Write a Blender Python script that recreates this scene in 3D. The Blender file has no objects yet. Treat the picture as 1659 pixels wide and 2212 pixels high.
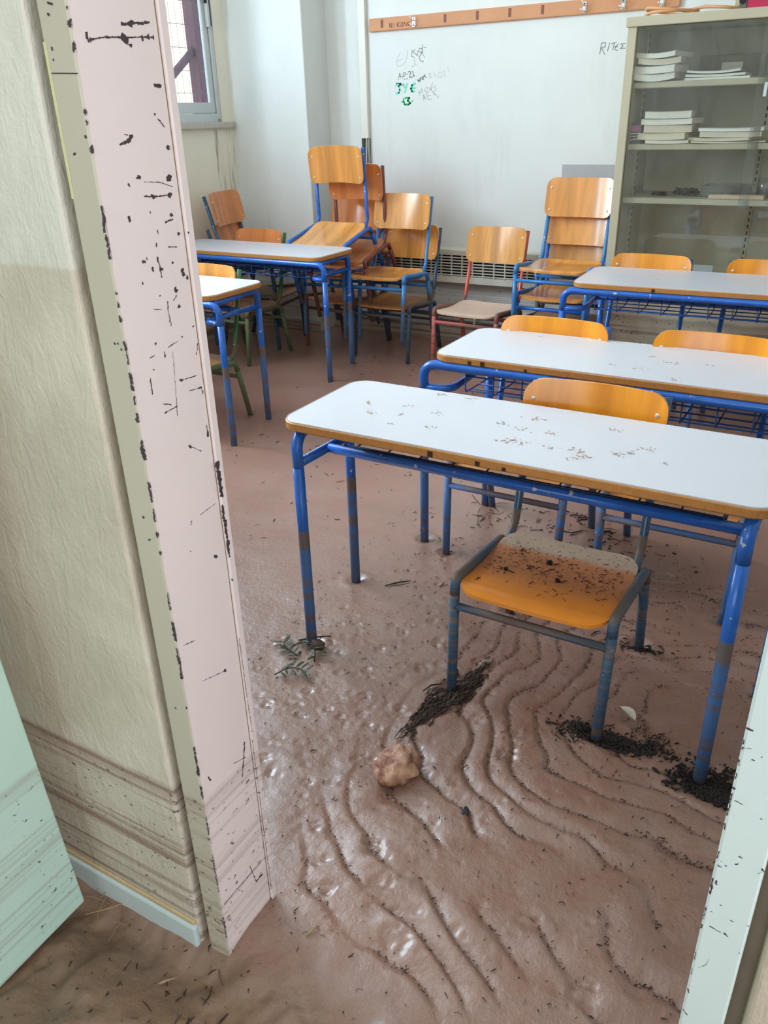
import bpy, bmesh, math, random
import numpy as np
from mathutils import Vector, Matrix

S = bpy.context.scene
COL = S.collection
PI = math.pi
R = math.radians

# ------------------------------------------------------------------ camera
cam_data = bpy.data.cameras.new('camera')
cam = bpy.data.objects.new('camera', cam_data)
COL.objects.link(cam)
S.camera = cam
FPX, PITCH, ROLL, YAW, EYE = 1727.6, R(26.42), R(-1.60), R(-30.59), 1.41
cam_data.sensor_fit = 'VERTICAL'
cam_data.sensor_height = 36.0
cam_data.sensor_width = 27.0
cam_data.lens = 36.0 * FPX / 2212.0
cam_data.clip_start = 0.02
fw = Vector((math.sin(YAW) * math.cos(PITCH), math.cos(YAW) * math.cos(PITCH), -math.sin(PITCH)))
rt = Vector((math.cos(YAW), -math.sin(YAW), 0))
up = rt.cross(fw)
cr = math.cos(ROLL) * rt + math.sin(ROLL) * up
cu = -math.sin(ROLL) * rt + math.cos(ROLL) * up
m3 = Matrix((cr, cu, -fw)).transposed()
cam.matrix_world = Matrix.Translation((0, 0, EYE)) @ m3.to_4x4()

# ------------------------------------------------------------------ sky, sun, exposure
world = bpy.data.worlds.new('world')
S.world = world
world.use_nodes = True
wb = world.node_tree.nodes['Background']
wb.inputs[0].default_value = (0.56, 0.78, 1.0, 1)
wb.inputs[1].default_value = 2.1
sun_d = bpy.data.lights.new('sun', 'SUN')
sun_d.energy = 14.0
sun_d.angle = R(0.6)
sun_d.color = (1.0, 0.93, 0.8)
sun = bpy.data.objects.new('sun', sun_d)
COL.objects.link(sun)
sun.rotation_euler = Vector((-0.55, 0.25, -0.8)).to_track_quat('-Z', 'Y').to_euler()
S.view_settings.view_transform = 'Standard'
S.view_settings.look = 'None'
S.view_settings.gamma = 1.0
S.view_settings.use_curve_mapping = False
S.view_settings.exposure = -0.34
WATTS, CWATTS, KWATTS, EWATTS = 195.0, 50.0, 24.0, 72.0
S.cycles.max_bounces = 9
S.cycles.diffuse_bounces = 6
S.cycles.glossy_bounces = 3
S.cycles.transparent_max_bounces = 8
S.cycles.use_denoising = True
S.cycles.use_adaptive_sampling = True
S.cycles.adaptive_threshold = 0.07
S.cycles.adaptive_min_samples = 16
S.cycles.sample_clamp_indirect = 8.0
S.cycles.caustics_reflective = False
S.cycles.caustics_refractive = False


def daylight(name, loc, rot, sx, sy, watts, color=(0.76, 0.88, 1.0)):
    d = bpy.data.lights.new(name, 'AREA')
    d.shape = 'RECTANGLE'
    d.size, d.size_y = sx, sy
    d.energy, d.color = watts, color
    o = bpy.data.objects.new(name, d)
    COL.objects.link(o)
    o.location, o.rotation_euler = loc, rot


WINZ0, WINZ1 = 1.41, 3.15
WINS = [(3.42, 4.68), (1.98, 3.26), (0.98, 1.82)]
for (a, b) in WINS[1:]:      # lamps added in place of open sky at the windows out of view
    daylight('window_daylight', (-4.30, (a + b) / 2, (WINZ0 + WINZ1) / 2 + .1), (0, R(-90), 0), WINZ1 - WINZ0, b - a, WATTS * (b - a))
daylight('corridor_fill', (-0.1, -2.45, 1.8), (R(90), 0, 0), 3.6, 1.5, CWATTS, (1.0, 0.96, 0.90))  # lamp added behind the camera to light the corridor side
# unseen lamps added to brighten the door leaf, then the back wall
daylight('corridor_end_fill', (2.9, -0.75, 1.75), (0, R(90), 0), 2.2, 2.6, EWATTS, (1.0, 0.97, 0.93))
daylight('back_wall_fill', (-0.7, 0.66, 2.80), (R(90), 0, 0), 5.0, 0.8, KWATTS, (1.0, 0.98, 0.95))

# ------------------------------------------------------------------ helpers


def tag(o, label=None, cat=None, group=None, kind=None):
    if label: o['label'] = label
    if cat: o['category'] = cat
    if group: o['group'] = group
    if kind: o['kind'] = kind
    return o


def mesh(name, verts, faces, smooth=False):
    me = bpy.data.meshes.new(name)
    me.from_pydata([tuple(v) for v in verts], [], faces)
    me.update()
    if smooth:
        me.polygons.foreach_set('use_smooth', [True] * len(me.polygons))
    return me


def put(name, me, mat, parent=None, loc=None, rot=None):
    if len(me.materials) == 0:
        me.materials.append(None)
    o = bpy.data.objects.new(name, me)
    COL.objects.link(o)
    o.material_slots[0].link = 'OBJECT'
    o.material_slots[0].material = mat
    if parent: o.parent = parent
    if loc: o.location = loc
    if rot: o.rotation_euler = rot
    return o


def empty(name, loc=(0, 0, 0), rot=(0, 0, 0), scale=(1, 1, 1)):
    o = bpy.data.objects.new(name, None)
    COL.objects.link(o)
    o.location, o.rotation_euler, o.scale = loc, rot, scale
    o.empty_display_size = 0.05
    return o


class MB:
    """collects pieces into one mesh"""
    def __init__(s):
        s.v, s.f, s.sm = [], [], []

    def add(s, v, f, sm=False):
        n = len(s.v)
        s.v += [tuple(p) for p in v]
        s.f += [tuple(i + n for i in q) for q in f]
        s.sm += [sm] * len(f)
        return s

    def box(s, x0, x1, y0, y1, z0, z1):
        v = [(x, y, z) for z in (z0, z1) for y in (y0, y1) for x in (x0, x1)]
        return s.add(v, [(0, 2, 3, 1), (4, 5, 7, 6), (0, 1, 5, 4), (2, 6, 7, 3), (0, 4, 6, 2), (1, 3, 7, 5)])

    def bbox(s, x0, x1, y0, y1, z0, z1, b=0.004, seg=1):
        bm = bmesh.new()
        bmesh.ops.create_cube(bm, size=1)
        for q in bm.verts:
            q.co = Vector(((x0 + x1) / 2 + q.co.x * (x1 - x0), (y0 + y1) / 2 + q.co.y * (y1 - y0), (z0 + z1) / 2 + q.co.z * (z1 - z0)))
        b = min(b, 0.45 * min(x1 - x0, y1 - y0, z1 - z0))
        bmesh.ops.bevel(bm, geom=list(bm.edges), offset=b, segments=seg, affect='EDGES', profile=0.5)
        bm.verts.index_update()
        s.add([q.co[:] for q in bm.verts], [tuple(q.index for q in f.verts) for f in bm.faces])
        bm.free()
        return s

    def tube(s, pts, r, n=10, cap=True):
        P = [Vector(p) for p in pts]
        T = []
        for i in range(len(P)):
            a = P[max(i - 1, 0)]
            b = P[min(i + 1, len(P) - 1)]
            T.append((b - a).normalized())
        t = T[0]
        nrm = t.orthogonal().normalized()
        v, f = [], []
        for i, p in enumerate(P):
            nrm = (nrm - T[i] * nrm.dot(T[i])).normalized()
            bn = T[i].cross(nrm)
            rr = r[i] if isinstance(r, (list, tuple)) else r
            for k in range(n):
                a = 2 * PI * k / n
                v.append(p + (nrm * math.cos(a) + bn * math.sin(a)) * rr)
        for i in range(len(P) - 1):
            for k in range(n):
                f.append((i * n + k, i * n + (k + 1) % n, (i + 1) * n + (k + 1) % n, (i + 1) * n + k))
        s.add(v, f, True)
        if cap:
            m = len(s.v) - len(v)
            s.f += [tuple(m + k for k in reversed(range(n))), tuple(m + (len(P) - 1) * n + k for k in range(n))]
            s.sm += [False, False]
        return s

    def mesh(s, name):
        me = mesh(name, s.v, s.f)
        me.polygons.foreach_set('use_smooth', s.sm)
        return me


def bend(pts, rad, n=6):
    """polyline with rounded corners"""
    P = [Vector(p) for p in pts]
    if not isinstance(rad, (list, tuple)):
        rad = [rad] * (len(P) - 2)
    out = [P[0]]
    for i in range(1, len(P) - 1):
        a, b, c = P[i - 1], P[i], P[i + 1]
        d1, d2 = (a - b).normalized(), (c - b).normalized()
        ang = d1.angle(d2)
        L = min(rad[i - 1] / math.tan(ang / 2), 0.48 * (a - b).length, 0.48 * (c - b).length)
        r = L * math.tan(ang / 2)
        cen = b + (d1 + d2).normalized() * (r / math.sin(ang / 2))
        s, e = b + d1 * L - cen, b + d2 * L - cen
        tot = s.angle(e)
        ax = s.cross(e).normalized()
        for k in range(n + 1):
            out.append(cen + Matrix.Rotation(tot * k / n, 3, ax) @ s)
    out.append(P[-1])
    return out


def rounded_rows(W, H, rad, nx, ny):
    """rows of (x, y) across a rounded rectangle centred on 0"""
    ts = []
    m = 5
    for k in range(m + 1):
        ts.append(-H / 2 + rad * (1 - math.cos(k / m * PI / 2)))
    for k in range(1, ny):
        ts.append(-H / 2 + rad + (H - 2 * rad) * k / ny)
    for k in range(m + 1):
        ts.append(H / 2 - rad * (1 - math.sin(k / m * PI / 2)) if False else H / 2 - rad + rad * math.sin(k / m * PI / 2))
    rows = []
    for t in ts:
        d = min(t + H / 2, H / 2 - t)
        w = W / 2
        if d < rad:
            w = W / 2 - rad + math.sqrt(max(0, rad * rad - (rad - d) ** 2))
        rows.append([(-w + 2 * w * k / nx, t) for k in range(nx + 1)])
    return rows


def panel(W, H, rad, thick, mapf, nx=12, ny=6, name='panel'):
    """sheet with rounded corners; mapf(u, v, d) -> point, d is depth below the face"""
    rows = rounded_rows(W, H, rad, nx, ny)
    v, f, sm = [], [], []
    nr, nc = len(rows), nx + 1
    for d in (0, thick):
        for r in rows:
            for (a, b) in r:
                v.append(mapf(a, b, d))
    N = nr * nc
    for i in range(nr - 1):
        for k in range(nx):
            a, b, c, e = i * nc + k, i * nc + k + 1, (i + 1) * nc + k + 1, (i + 1) * nc + k
            f.append((a, b, c, e)); sm.append(True)
            f.append((N + e, N + c, N + b, N + a)); sm.append(True)
    ring = [k for k in range(nc)] + [i * nc + nx for i in range(1, nr)] + [(nr - 1) * nc + k for k in range(nx - 1, -1, -1)] + [i * nc for i in range(nr - 2, 0, -1)]
    for i in range(len(ring)):
        a, b = ring[i], ring[(i + 1) % len(ring)]
        # separate rim vertices keep the edge crisp
        q = len(v)
        v += [v[a], v[b], v[N + b], v[N + a]]
        f.append((q + 3, q + 2, q + 1, q)); sm.append(False)
    me = mesh(name, v, f)
    me.polygons.foreach_set('use_smooth', sm)
    return me


rng = np.random.default_rng(7)
rnd = random.Random(11)


def vnoise(x, y, seed=0):
    xi, yi = np.floor(x).astype(np.int64), np.floor(y).astype(np.int64)
    fx, fy = x - xi, y - yi
    fx, fy = fx * fx * (3 - 2 * fx), fy * fy * (3 - 2 * fy)

    def h(a, b):
        n = (a * 374761393 + b * 668265263 + seed * 1442695041) & 0xffffffff
        n = ((n ^ (n >> 13)) * 1274126177) & 0xffffffff
        return ((n ^ (n >> 16)) & 0xffff) / 65535.0
    return (h(xi, yi) * (1 - fx) + h(xi + 1, yi) * fx) * (1 - fy) + (h(xi, yi + 1) * (1 - fx) + h(xi + 1, yi + 1) * fx) * fy


def fbm(x, y, sc, oct=4, seed=0):
    t, a, tot = 0, 1.0, 0
    for k in range(oct):
        t = t + a * vnoise(x / sc + 17.3 * k, y / sc - 9.1 * k, seed + k)
        tot += a
        a *= 0.5
        sc *= 0.5
    return t / tot - 0.5


# ------------------------------------------------------------------ materials
MATS = {}


class NT:
    def __init__(s, name):
        s.m = bpy.data.materials.new(name)
        s.m.use_nodes = True
        s.t = s.m.node_tree
        s.p = s.t.nodes['Principled BSDF']
        MATS[name] = s.m

    def n(s, typ, **kw):
        q = s.t.nodes.new(typ)
        for k, v in kw.items():
            if hasattr(q, k):
                setattr(q, k, v)
        return q

    def link(s, a, b):
        s.t.links.new(a, b)

    def val(s, sock, v):
        if isinstance(v, bpy.types.NodeSocket):
            s.link(v, sock)
        elif isinstance(v, tuple) and len(v) == 3 and sock.type == 'RGBA':
            sock.default_value = (*v, 1)
        else:
            sock.default_value = v

    def math(s, op, a, b=0.0, clamp=False):
        q = s.n('ShaderNodeMath', operation=op, use_clamp=clamp)
        s.val(q.inputs[0], a)
        s.val(q.inputs[1], b)
        return q.outputs[0]

    def mix(s, f, a, b):
        q = s.n('ShaderNodeMix', data_type='RGBA')
        s.val(q.inputs[0], f)
        s.val(q.inputs[6], a)
        s.val(q.inputs[7], b)
        return q.outputs[2]

    def pos(s):
        return s.n('ShaderNodeNewGeometry').outputs['Position']

    def obj(s):
        return s.n('ShaderNodeTexCoord').outputs['Object']

    def scaled(s, vec, sc, off=(0, 0, 0)):
        q = s.n('ShaderNodeMapping')
        s.link(vec, q.inputs[0])
        q.inputs['Scale'].default_value = sc
        q.inputs['Location'].default_value = off
        return q.outputs[0]

    def noise(s, vec, scale, detail=3, rough=0.55, dist=0.0):
        q = s.n('ShaderNodeTexNoise')
        s.link(vec, q.inputs['Vector'])
        q.inputs['Scale'].default_value = scale
        q.inputs['Detail'].default_value = detail
        q.inputs['Roughness'].default_value = rough
        q.inputs['Distortion'].default_value = dist
        return q.outputs[0]

    def ramp(s, f, lo, hi):
        q = s.n('ShaderNodeMapRange', interpolation_type='SMOOTHSTEP')
        s.val(q.inputs[0], f)
        q.inputs[1].default_value = lo
        q.inputs[2].default_value = hi
        return q.outputs[0]

    def sepz(s, vec, i=2):
        q = s.n('ShaderNodeSeparateXYZ')
        s.link(vec, q.inputs[0])
        return q.outputs[i]

    def rand(s):
        return s.n('ShaderNodeObjectInfo').outputs['Random']

    def bump(s, h, strength, dist=0.01):
        q = s.n('ShaderNodeBump')
        s.link(h, q.inputs['Height'])
        q.inputs['Strength'].default_value = strength
        q.inputs['Distance'].default_value = dist
        s.link(q.outputs[0], s.p.inputs['Normal'])

    def done(s, color, rough=0.5, metal=0.0, spec=0.5, coat=0.0):
        s.val(s.p.inputs['Base Color'], color)
        s.val(s.p.inputs['Roughness'], rough)
        s.val(s.p.inputs['Metallic'], metal)
        s.val(s.p.inputs['Specular IOR Level'], spec)
        if coat:
            s.p.inputs['Coat Weight'].default_value = coat
            s.p.inputs['Coat Roughness'].default_value = 0.08
        return s.m


def srgb(r, g, b):
    f = lambda c: (c / 255 / 12.92) if c / 255 <= 0.04045 else ((c / 255 + 0.055) / 1.055) ** 2.4
    return (f(r), f(g), f(b))


MUDC = srgb(138, 112, 96)
MUDD = srgb(112, 86, 68)
FLOOD = 0.385


def flood(k, base, amount=0.75, specks=0.8, z0=FLOOD, band=58.0, speck_scale=70.0, mud=MUDC):
    """silt left below the high-water line: streaky bands and stuck-on specks"""
    P = k.pos()
    z = k.sepz(P)
    wob = k.noise(P, 6.0, 2)
    zz = k.math('ADD', z, k.math('MULTIPLY', k.math('SUBTRACT', wob, 0.5), 0.03))
    mask = k.math('SUBTRACT', 1.0, k.ramp(zz, z0 - 0.012, z0 + 0.004), clamp=True)
    b = k.noise(k.scaled(P, (0.8, 0.8, band)), 1.0, 3, 0.6)
    bands = k.ramp(b, 0.45, 0.66)
    top = k.math('MULTIPLY', k.ramp(zz, z0 - 0.06, z0 - 0.01), 0.55)
    f = k.math('MULTIPLY', k.math('MULTIPLY', k.math('ADD', k.math('ADD', bands, top), 0.12, clamp=True), amount), mask)
    col = k.mix(f, base, mud)
    sp = k.noise(k.scaled(P, (1, 1, 1.6)), speck_scale, 2, 0.6)
    big = k.noise(P, 9.0, 2)
    thr = k.math('ADD', sp, k.math('MULTIPLY', k.math('SUBTRACT', big, 0.5), 0.25))
    sf = k.math('MULTIPLY', k.math('MULTIPLY', k.ramp(thr, 0.655, 0.70), mask), specks)
    return k.mix(sf, col, srgb(58, 48, 40)), mask, f


def paint(name, c, rough=0.35, var=0.06, fl=True, wet=None, metal=0.0, amount=0.75, specks=0.8, bumpy=0.0, grime=0.0):
    k = NT(name)
    P = k.pos()
    nz = k.noise(P, 3.0, 4)
    dark = tuple(x * (1 - var * 3) for x in c)
    col = k.mix(k.ramp(nz, 0.3, 0.75), dark, c)
    if grime:
        g = k.noise(k.scaled(P, (5, 5, 1.2)), 1.2, 5, 0.65)
        col = k.mix(k.math('MULTIPLY', k.ramp(g, 0.52, 0.75), grime), col, tuple(x * 0.72 for x in c))
    r = rough
    if fl:
        col, mk, f = flood(k, col, amount, specks)
        r = k.math('ADD', rough, k.math('MULTIPLY', mk, 0.25))
    if bumpy:
        bn = k.noise(P, 60.0, 5, 0.6)
        k.bump(bn, bumpy, 0.006)
    return k.done(col, r, metal)


def tubepaint(name, c, rust=srgb(120, 84, 60), fade=srgb(82, 116, 150)):
    """enamelled steel tube; below the high-water line dull with thin rings of dried silt"""
    k = NT(name)
    P = k.pos()
    z = k.sepz(P)
    nz = k.noise(P, 14.0, 3)
    col = k.mix(k.ramp(nz, 0.35, 0.7), tuple(x * 0.82 for x in c), c)
    chip = k.noise(P, 38.0, 2)
    col = k.mix(k.math('MULTIPLY', k.ramp(chip, 0.69, 0.72), 0.7), col, srgb(205, 205, 200))
    wob = k.math('MULTIPLY', k.math('SUBTRACT', k.noise(P, 20.0, 2), 0.5), 0.012)
    zz = k.math('ADD', z, wob)
    mask = k.math('SUBTRACT', 1.0, k.ramp(zz, 0.383, 0.389), clamp=True)
    col = k.mix(k.math('MULTIPLY', mask, 0.62), col, fade)
    rings = k.ramp(k.noise(k.scaled(P, (1.2, 1.2, 46)), 1.0, 3, 0.75), 0.50, 0.58)
    top = k.ramp(zz, 0.315, 0.345)
    rf = k.math('MULTIPLY', k.math('MAXIMUM', k.math('MULTIPLY', rings, 0.8), k.math('MULTIPLY', top, 0.85)), mask)
    col = k.mix(rf, col, srgb(112, 94, 78))
    sp = k.ramp(k.noise(P, 150.0, 2), 0.66, 0.71)
    col = k.mix(k.math('MULTIPLY', k.math('MULTIPLY', sp, mask), 0.7), col, rust)
    r = k.math('ADD', 0.22, k.math('MULTIPLY', mask, 0.4))
    return k.done(col, r)


def plywood(name, c, dirt=0.0):
    """varnished beech ply, grain along local z (backs) or y (seats)"""
    k = NT(name)
    O = k.obj()
    rn = k.n('ShaderNodeObjectInfo').outputs['Random']
    comb = k.n('ShaderNodeCombineXYZ')
    k.link(k.math('MULTIPLY', rn, 40.0), comb.inputs[0])
    va = k.n('ShaderNodeVectorMath', operation='ADD')
    k.link(O, va.inputs[0])
    k.link(comb.outputs[0], va.inputs[1])
    V = va.outputs[0]
    g1 = k.noise(k.scaled(V, (14, 1.5, 1.5)), 1.0, 3, 0.5, 0.4)
    g2 = k.noise(k.scaled(V, (160, 9, 9)), 1.0, 2, 0.6)
    light = tuple(min(1, x * 1.22) for x in c)
    dark = tuple(x * 0.70 for x in c)
    col = k.mix(k.ramp(g1, 0.28, 0.72), dark, light)
    col = k.mix(k.math('MULTIPLY', k.ramp(g2, 0.5, 0.8), 0.3), col, tuple(x * 0.55 for x in c))
    tint = k.math('MULTIPLY', rn, 0.35)
    col = k.mix(tint, col, tuple(a * b for a, b in zip(c, (0.95, 0.72, 0.5))))
    col, mk, f = flood(k, col, 0.85, 0.6, speck_scale=90.0)
    if dirt:
        y = k.sepz(O, 1)
        dn = k.noise(k.scaled(O, (5, 9, 5)), 1.0, 5, 0.65)
        a = k.math('ADD', y, k.math('MULTIPLY', k.math('SUBTRACT', dn, 0.5), 0.12))
        wetf = k.math('MULTIPLY', k.ramp(a, -0.15, -0.03), 0.8)
        col = k.mix(wetf, k.mix(0.8, col, c), srgb(168, 108, 74))
        col = k.mix(k.math('MULTIPLY', k.ramp(a, 0.055, 0.085), 0.9), col, srgb(176, 156, 136))
        sp = k.noise(O, 130.0, 3)
        col = k.mix(k.math('MULTIPLY', k.math('MULTIPLY', k.ramp(sp, 0.60, 0.66), k.ramp(a, -0.15, -0.02)), 0.8), col, srgb(64, 44, 34))
    r = k.math('ADD', 0.2, k.math('MULTIPLY', mk, 0.4))
    k.p.inputs['Coat Weight'].default_value = 0.35
    k.p.inputs['Coat Roughness'].default_value = 0.12
    return k.done(col, r)


def plain(name, c, rough=0.5, metal=0.0, var=0.0, scale=20.0):
    k = NT(name)
    col = c
    if var:
        col = k.mix(k.noise(k.pos(), scale, 4), tuple(x * (1 - var) for x in c), tuple(min(1, x * (1 + var)) for x in c))
    return k.done(col, rough, metal)


def thin_glass(name, tint=(0.93, 0.97, 0.96), gloss=1.0, dirt=0.0, shadow=0.0):
    k = NT(name)
    t = k.t
    tr = k.n('ShaderNodeBsdfTransparent')
    tr.inputs[0].default_value = (*tint, 1)
    gl = k.n('ShaderNodeBsdfGlossy')
    gl.inputs['Roughness'].default_value = 0.02
    lw = k.n('ShaderNodeLayerWeight')
    lw.inputs[0].default_value = 0.5
    fres = k.math('ADD', 0.04, k.math('MULTIPLY', k.math('POWER', lw.outputs['Facing'], 5.0), 0.96))
    mx = k.n('ShaderNodeMixShader')
    k.link(k.math('MULTIPLY', fres, gloss, clamp=True), mx.inputs[0])
    k.link(tr.outputs[0], mx.inputs[1])
    k.link(gl.outputs[0], mx.inputs[2])
    last = mx.outputs[0]
    if dirt:
        df = k.n('ShaderNodeBsdfDiffuse')
        df.inputs[0].default_value = (0.55, 0.56, 0.52, 1)
        m2 = k.n('ShaderNodeMixShader')
        nz = k.noise(k.scaled(k.pos(), (2.5, 2.5, 1.2)), 1.5, 5, 0.6)
        k.link(k.math('MULTIPLY', k.ramp(nz, 0.35, 0.8), dirt), m2.inputs[0])
        k.link(last, m2.inputs[1])
        k.link(df.outputs[0], m2.inputs[2])
        last = m2.outputs[0]
    out = t.nodes['Material Output']
    k.link(last, out.inputs[0])
    t.nodes.remove(k.p)
    return k.m


def mat_mud():
    k = NT('wet_mud')
    P = k.pos()
    big = k.noise(P, 1.6, 4, 0.55)
    mid = k.noise(P, 9.0, 4, 0.6)
    fine = k.noise(P, 70.0, 4, 0.6)
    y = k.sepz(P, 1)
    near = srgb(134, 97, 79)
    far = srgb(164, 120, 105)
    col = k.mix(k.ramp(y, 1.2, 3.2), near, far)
    col = k.mix(k.math('MULTIPLY', k.ramp(mid, 0.35, 0.7), 0.5), col, srgb(148, 122, 109))
    col = k.mix(k.math('MULTIPLY', k.ramp(big, 0.4, 0.75), 0.6), col, srgb(112, 76, 60))
    grit = k.noise(P, 260.0, 2)
    col = k.mix(k.math('MULTIPLY', k.ramp(grit, 0.55, 0.75), 0.4), col, srgb(84, 62, 52))
    out = k.ramp(k.math('MULTIPLY', y, -1.0), -0.76, -0.60)
    col = k.mix(k.math('MULTIPLY', out, 0.65), col, srgb(120, 94, 68))
    wetn = k.noise(P, 2.6, 4, 0.6)
    rough = k.math('ADD', 0.34, k.math('MULTIPLY', k.ramp(wetn, 0.35, 0.7), 0.2))
    rough = k.math('ADD', rough, k.math('MULTIPLY', out, 0.25))
    flat = k.math('ADD', 0.04, k.math('MULTIPLY', k.ramp(k.math('MULTIPLY', y, -1.0), -2.6, -1.6), 0.96))
    crum = k.noise(P, 240.0, 3, 0.6)
    h = k.math('MULTIPLY', k.math('ADD', k.math('ADD', k.math('MULTIPLY', fine, 0.6), k.math('MULTIPLY', crum, 0.22)), mid), flat)
    k.bump(h, 0.45, 0.014)
    k.p.inputs['Coat Weight'].default_value = 1.0
    k.p.inputs['Coat Roughness'].default_value = 0.30
    return k.done(col, rough, 0, 0.5)


def mat_plaster():
    """trowelled plaster, painted a tanner shade below shoulder height"""
    k = NT('corridor_plaster')
    P = k.pos()
    z = k.sepz(P)
    nz = k.noise(P, 5.0, 4)
    lowc = k.mix(k.ramp(nz, .35, .7), srgb(187, 177, 158), srgb(203, 194, 177))
    hic = k.mix(k.ramp(nz, .35, .7), srgb(198, 194, 180), srgb(212, 208, 196))
    col = k.mix(k.ramp(k.math('ADD', z, k.math('MULTIPLY', nz, .01)), 1.250, 1.256), lowc, hic)
    col, mk, f = flood(k, col, 0.9, 0.8)
    st = k.noise(k.scaled(P, (38, 38, 14)), 1.0, 4, .6, .8)
    fi = k.noise(P, 110.0, 3)
    k.bump(k.math('ADD', st, k.math('MULTIPLY', fi, .3)), .7, .006)
    return k.done(col, .7)


M_mud = mat_mud()
M_blue = tubepaint('blue_enamel', srgb(40, 108, 206))
M_blue2 = tubepaint('pale_blue_enamel', srgb(60, 132, 200))
M_dblue = tubepaint('dark_blue_enamel', srgb(46, 84, 116), fade=srgb(58, 88, 114))
M_green = tubepaint('green_enamel', srgb(58, 118, 70), fade=srgb(104, 112, 84))
M_red = tubepaint('coral_red_enamel', srgb(224, 92, 72), fade=srgb(196, 112, 110))
M_brown = tubepaint('maroon_enamel', srgb(128, 66, 60), fade=srgb(134, 98, 88))
M_ply = plywood('beech_ply', srgb(224, 158, 84))
M_ply_o = plywood('orange_ply', srgb(250, 160, 46))
M_ply_r = plywood('reddish_ply', srgb(214, 134, 74))
M_ply_mud = plywood('muddy_ply', srgb(242, 148, 42), dirt=1.0)
M_lam = paint('white_laminate', srgb(210, 211, 218), 0.3, 0.01, fl=False)
M_edge = plain('ply_edge', srgb(186, 128, 66), 0.5, var=0.25, scale=90.0)
M_chrome = plain('chrome', (0.75, 0.75, 0.75), 0.25, 1.0)
M_wire = plain('dark_wire', srgb(34, 48, 78), 0.4)
M_wire_b = plain('blue_wire', srgb(34, 82, 160), 0.4)
M_rivet = plain('rivet', srgb(225, 222, 214), 0.3, 0.3)
M_pawdirt = plain('dried_mud_mark', srgb(178, 154, 134), 0.8, var=0.2, scale=200.0)
M_wall = paint('wall_white', srgb(226, 229, 226), 0.6, 0.015, grime=0.25, amount=0.35)
M_wallcream = paint('wall_cream', srgb(238, 232, 214), 0.6, 0.02, grime=0.3, amount=0.5)
M_ceil = plain('ceiling_white', srgb(232, 232, 228), 0.8)
M_plaster = mat_plaster()
M_frameg = paint('frame_shaded_tone', srgb(186, 178, 160), 0.4, 0.015, amount=0.55)  # frame colour toned darker, for the shade on its narrow face
M_frame_r = paint('frame_lit_tone', srgb(206, 222, 220), 0.4, 0.015, amount=0.5)  # same frame toned pale cyan, for the light on the right jamb
M_door = paint('mint_door', srgb(190, 217, 203), 0.4, 0.02, amount=0.34)
M_chip = plain('bare_steel_chip', srgb(62, 48, 52), 0.6, var=0.2, scale=300.0)
M_dust = plain('grey_gap', srgb(118, 108, 92), 0.8, var=0.2)
M_alu = plain('aluminium', srgb(200, 206, 206), 0.35, 0.35)
M_sill = plain('marble_sill', srgb(190, 184, 174), 0.5, var=0.25, scale=45.0)
M_glass = thin_glass('window_glass', (0.96, 0.98, 0.98))
M_cglass = thin_glass('cabinet_glass', (0.95, 0.97, 0.96), 1.3, dirt=0.10)
M_cab = paint('cabinet_enamel', srgb(190, 182, 156), 0.45, 0.02, amount=0.8)
M_cabin = paint('cabinet_inside', srgb(208, 201, 180), 0.5, 0.04, amount=0.8)
M_slot = plain('slot_dark', srgb(28, 28, 26), 0.8)
M_paper = plain('paper', srgb(232, 226, 214), 0.8, var=0.05, scale=60)
M_paper2 = plain('paper_cream', srgb(222, 208, 184), 0.8, var=0.06, scale=60)
M_rail = plain('rail_wood', srgb(206, 146, 104), 0.6, var=0.12, scale=9.0)

# strokes of paint chips and wall writing, in metres on their wall planes
graf_faint = [([(-2.732, 1.766), (-2.728, 1.741), (-2.74, 1.706), (-2.769, 1.683), (-2.801, 1.681), (-2.808, 1.704), (-2.797, 1.731), (-2.778, 1.755)], 2), ([(-2.805, 1.707), (-2.757, 1.722)], 2), ([(-2.704, 1.672), (-2.665, 1.685)], 2), ([(-2.679, 1.714), (-2.679, 1.698), (-2.676, 1.685)], 2.5), ([(-2.584, 1.628), (-2.567, 1.633), (-2.577, 1.617), (-2.56, 1.61), (-2.577, 1.603)], 2), ([(-2.546, 1.64), (-2.528, 1.606)], 2), ([(-2.508, 1.636), (-2.518, 1.614), (-2.504, 1.603), (-2.487, 1.61), (-2.49, 1.635), (-2.508, 1.636)], 2), ([(-2.48, 1.64), (-2.47, 1.637), (-2.473, 1.618), (-2.456, 1.609)], 2), ([(-2.45, 1.66), (-2.434, 1.632)], 2), ([(-2.65, 1.536), (-2.641, 1.512)], 3), ([(-2.648, 1.534), (-2.634, 1.527), (-2.63, 1.549), (-2.62, 1.526)], 2.5), ([(-2.606, 1.551), (-2.611, 1.535), (-2.595, 1.531), (-2.584, 1.556), (-2.602, 1.554)], 2.5), ([(-2.574, 1.553), (-2.567, 1.533)], 2.5), ([(-2.572, 1.553), (-2.56, 1.538), (-2.563, 1.558)], 2.5), ([(-2.549, 1.582), (-2.56, 1.561), (-2.535, 1.549), (-2.53, 1.568)], 2.5), ([(-2.616, 1.487), (-2.616, 1.515), (-2.599, 1.486)], 3), ([(-2.613, 1.498), (-2.602, 1.501)], 2.5), ([(-2.577, 1.531), (-2.599, 1.523), (-2.581, 1.486), (-2.56, 1.491)], 3), ([(-2.588, 1.509), (-2.563, 1.511)], 3), ([(-2.553, 1.535), (-2.538, 1.51)], 3), ([(-2.525, 1.546), (-2.546, 1.524), (-2.507, 1.495)], 3)]
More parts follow.
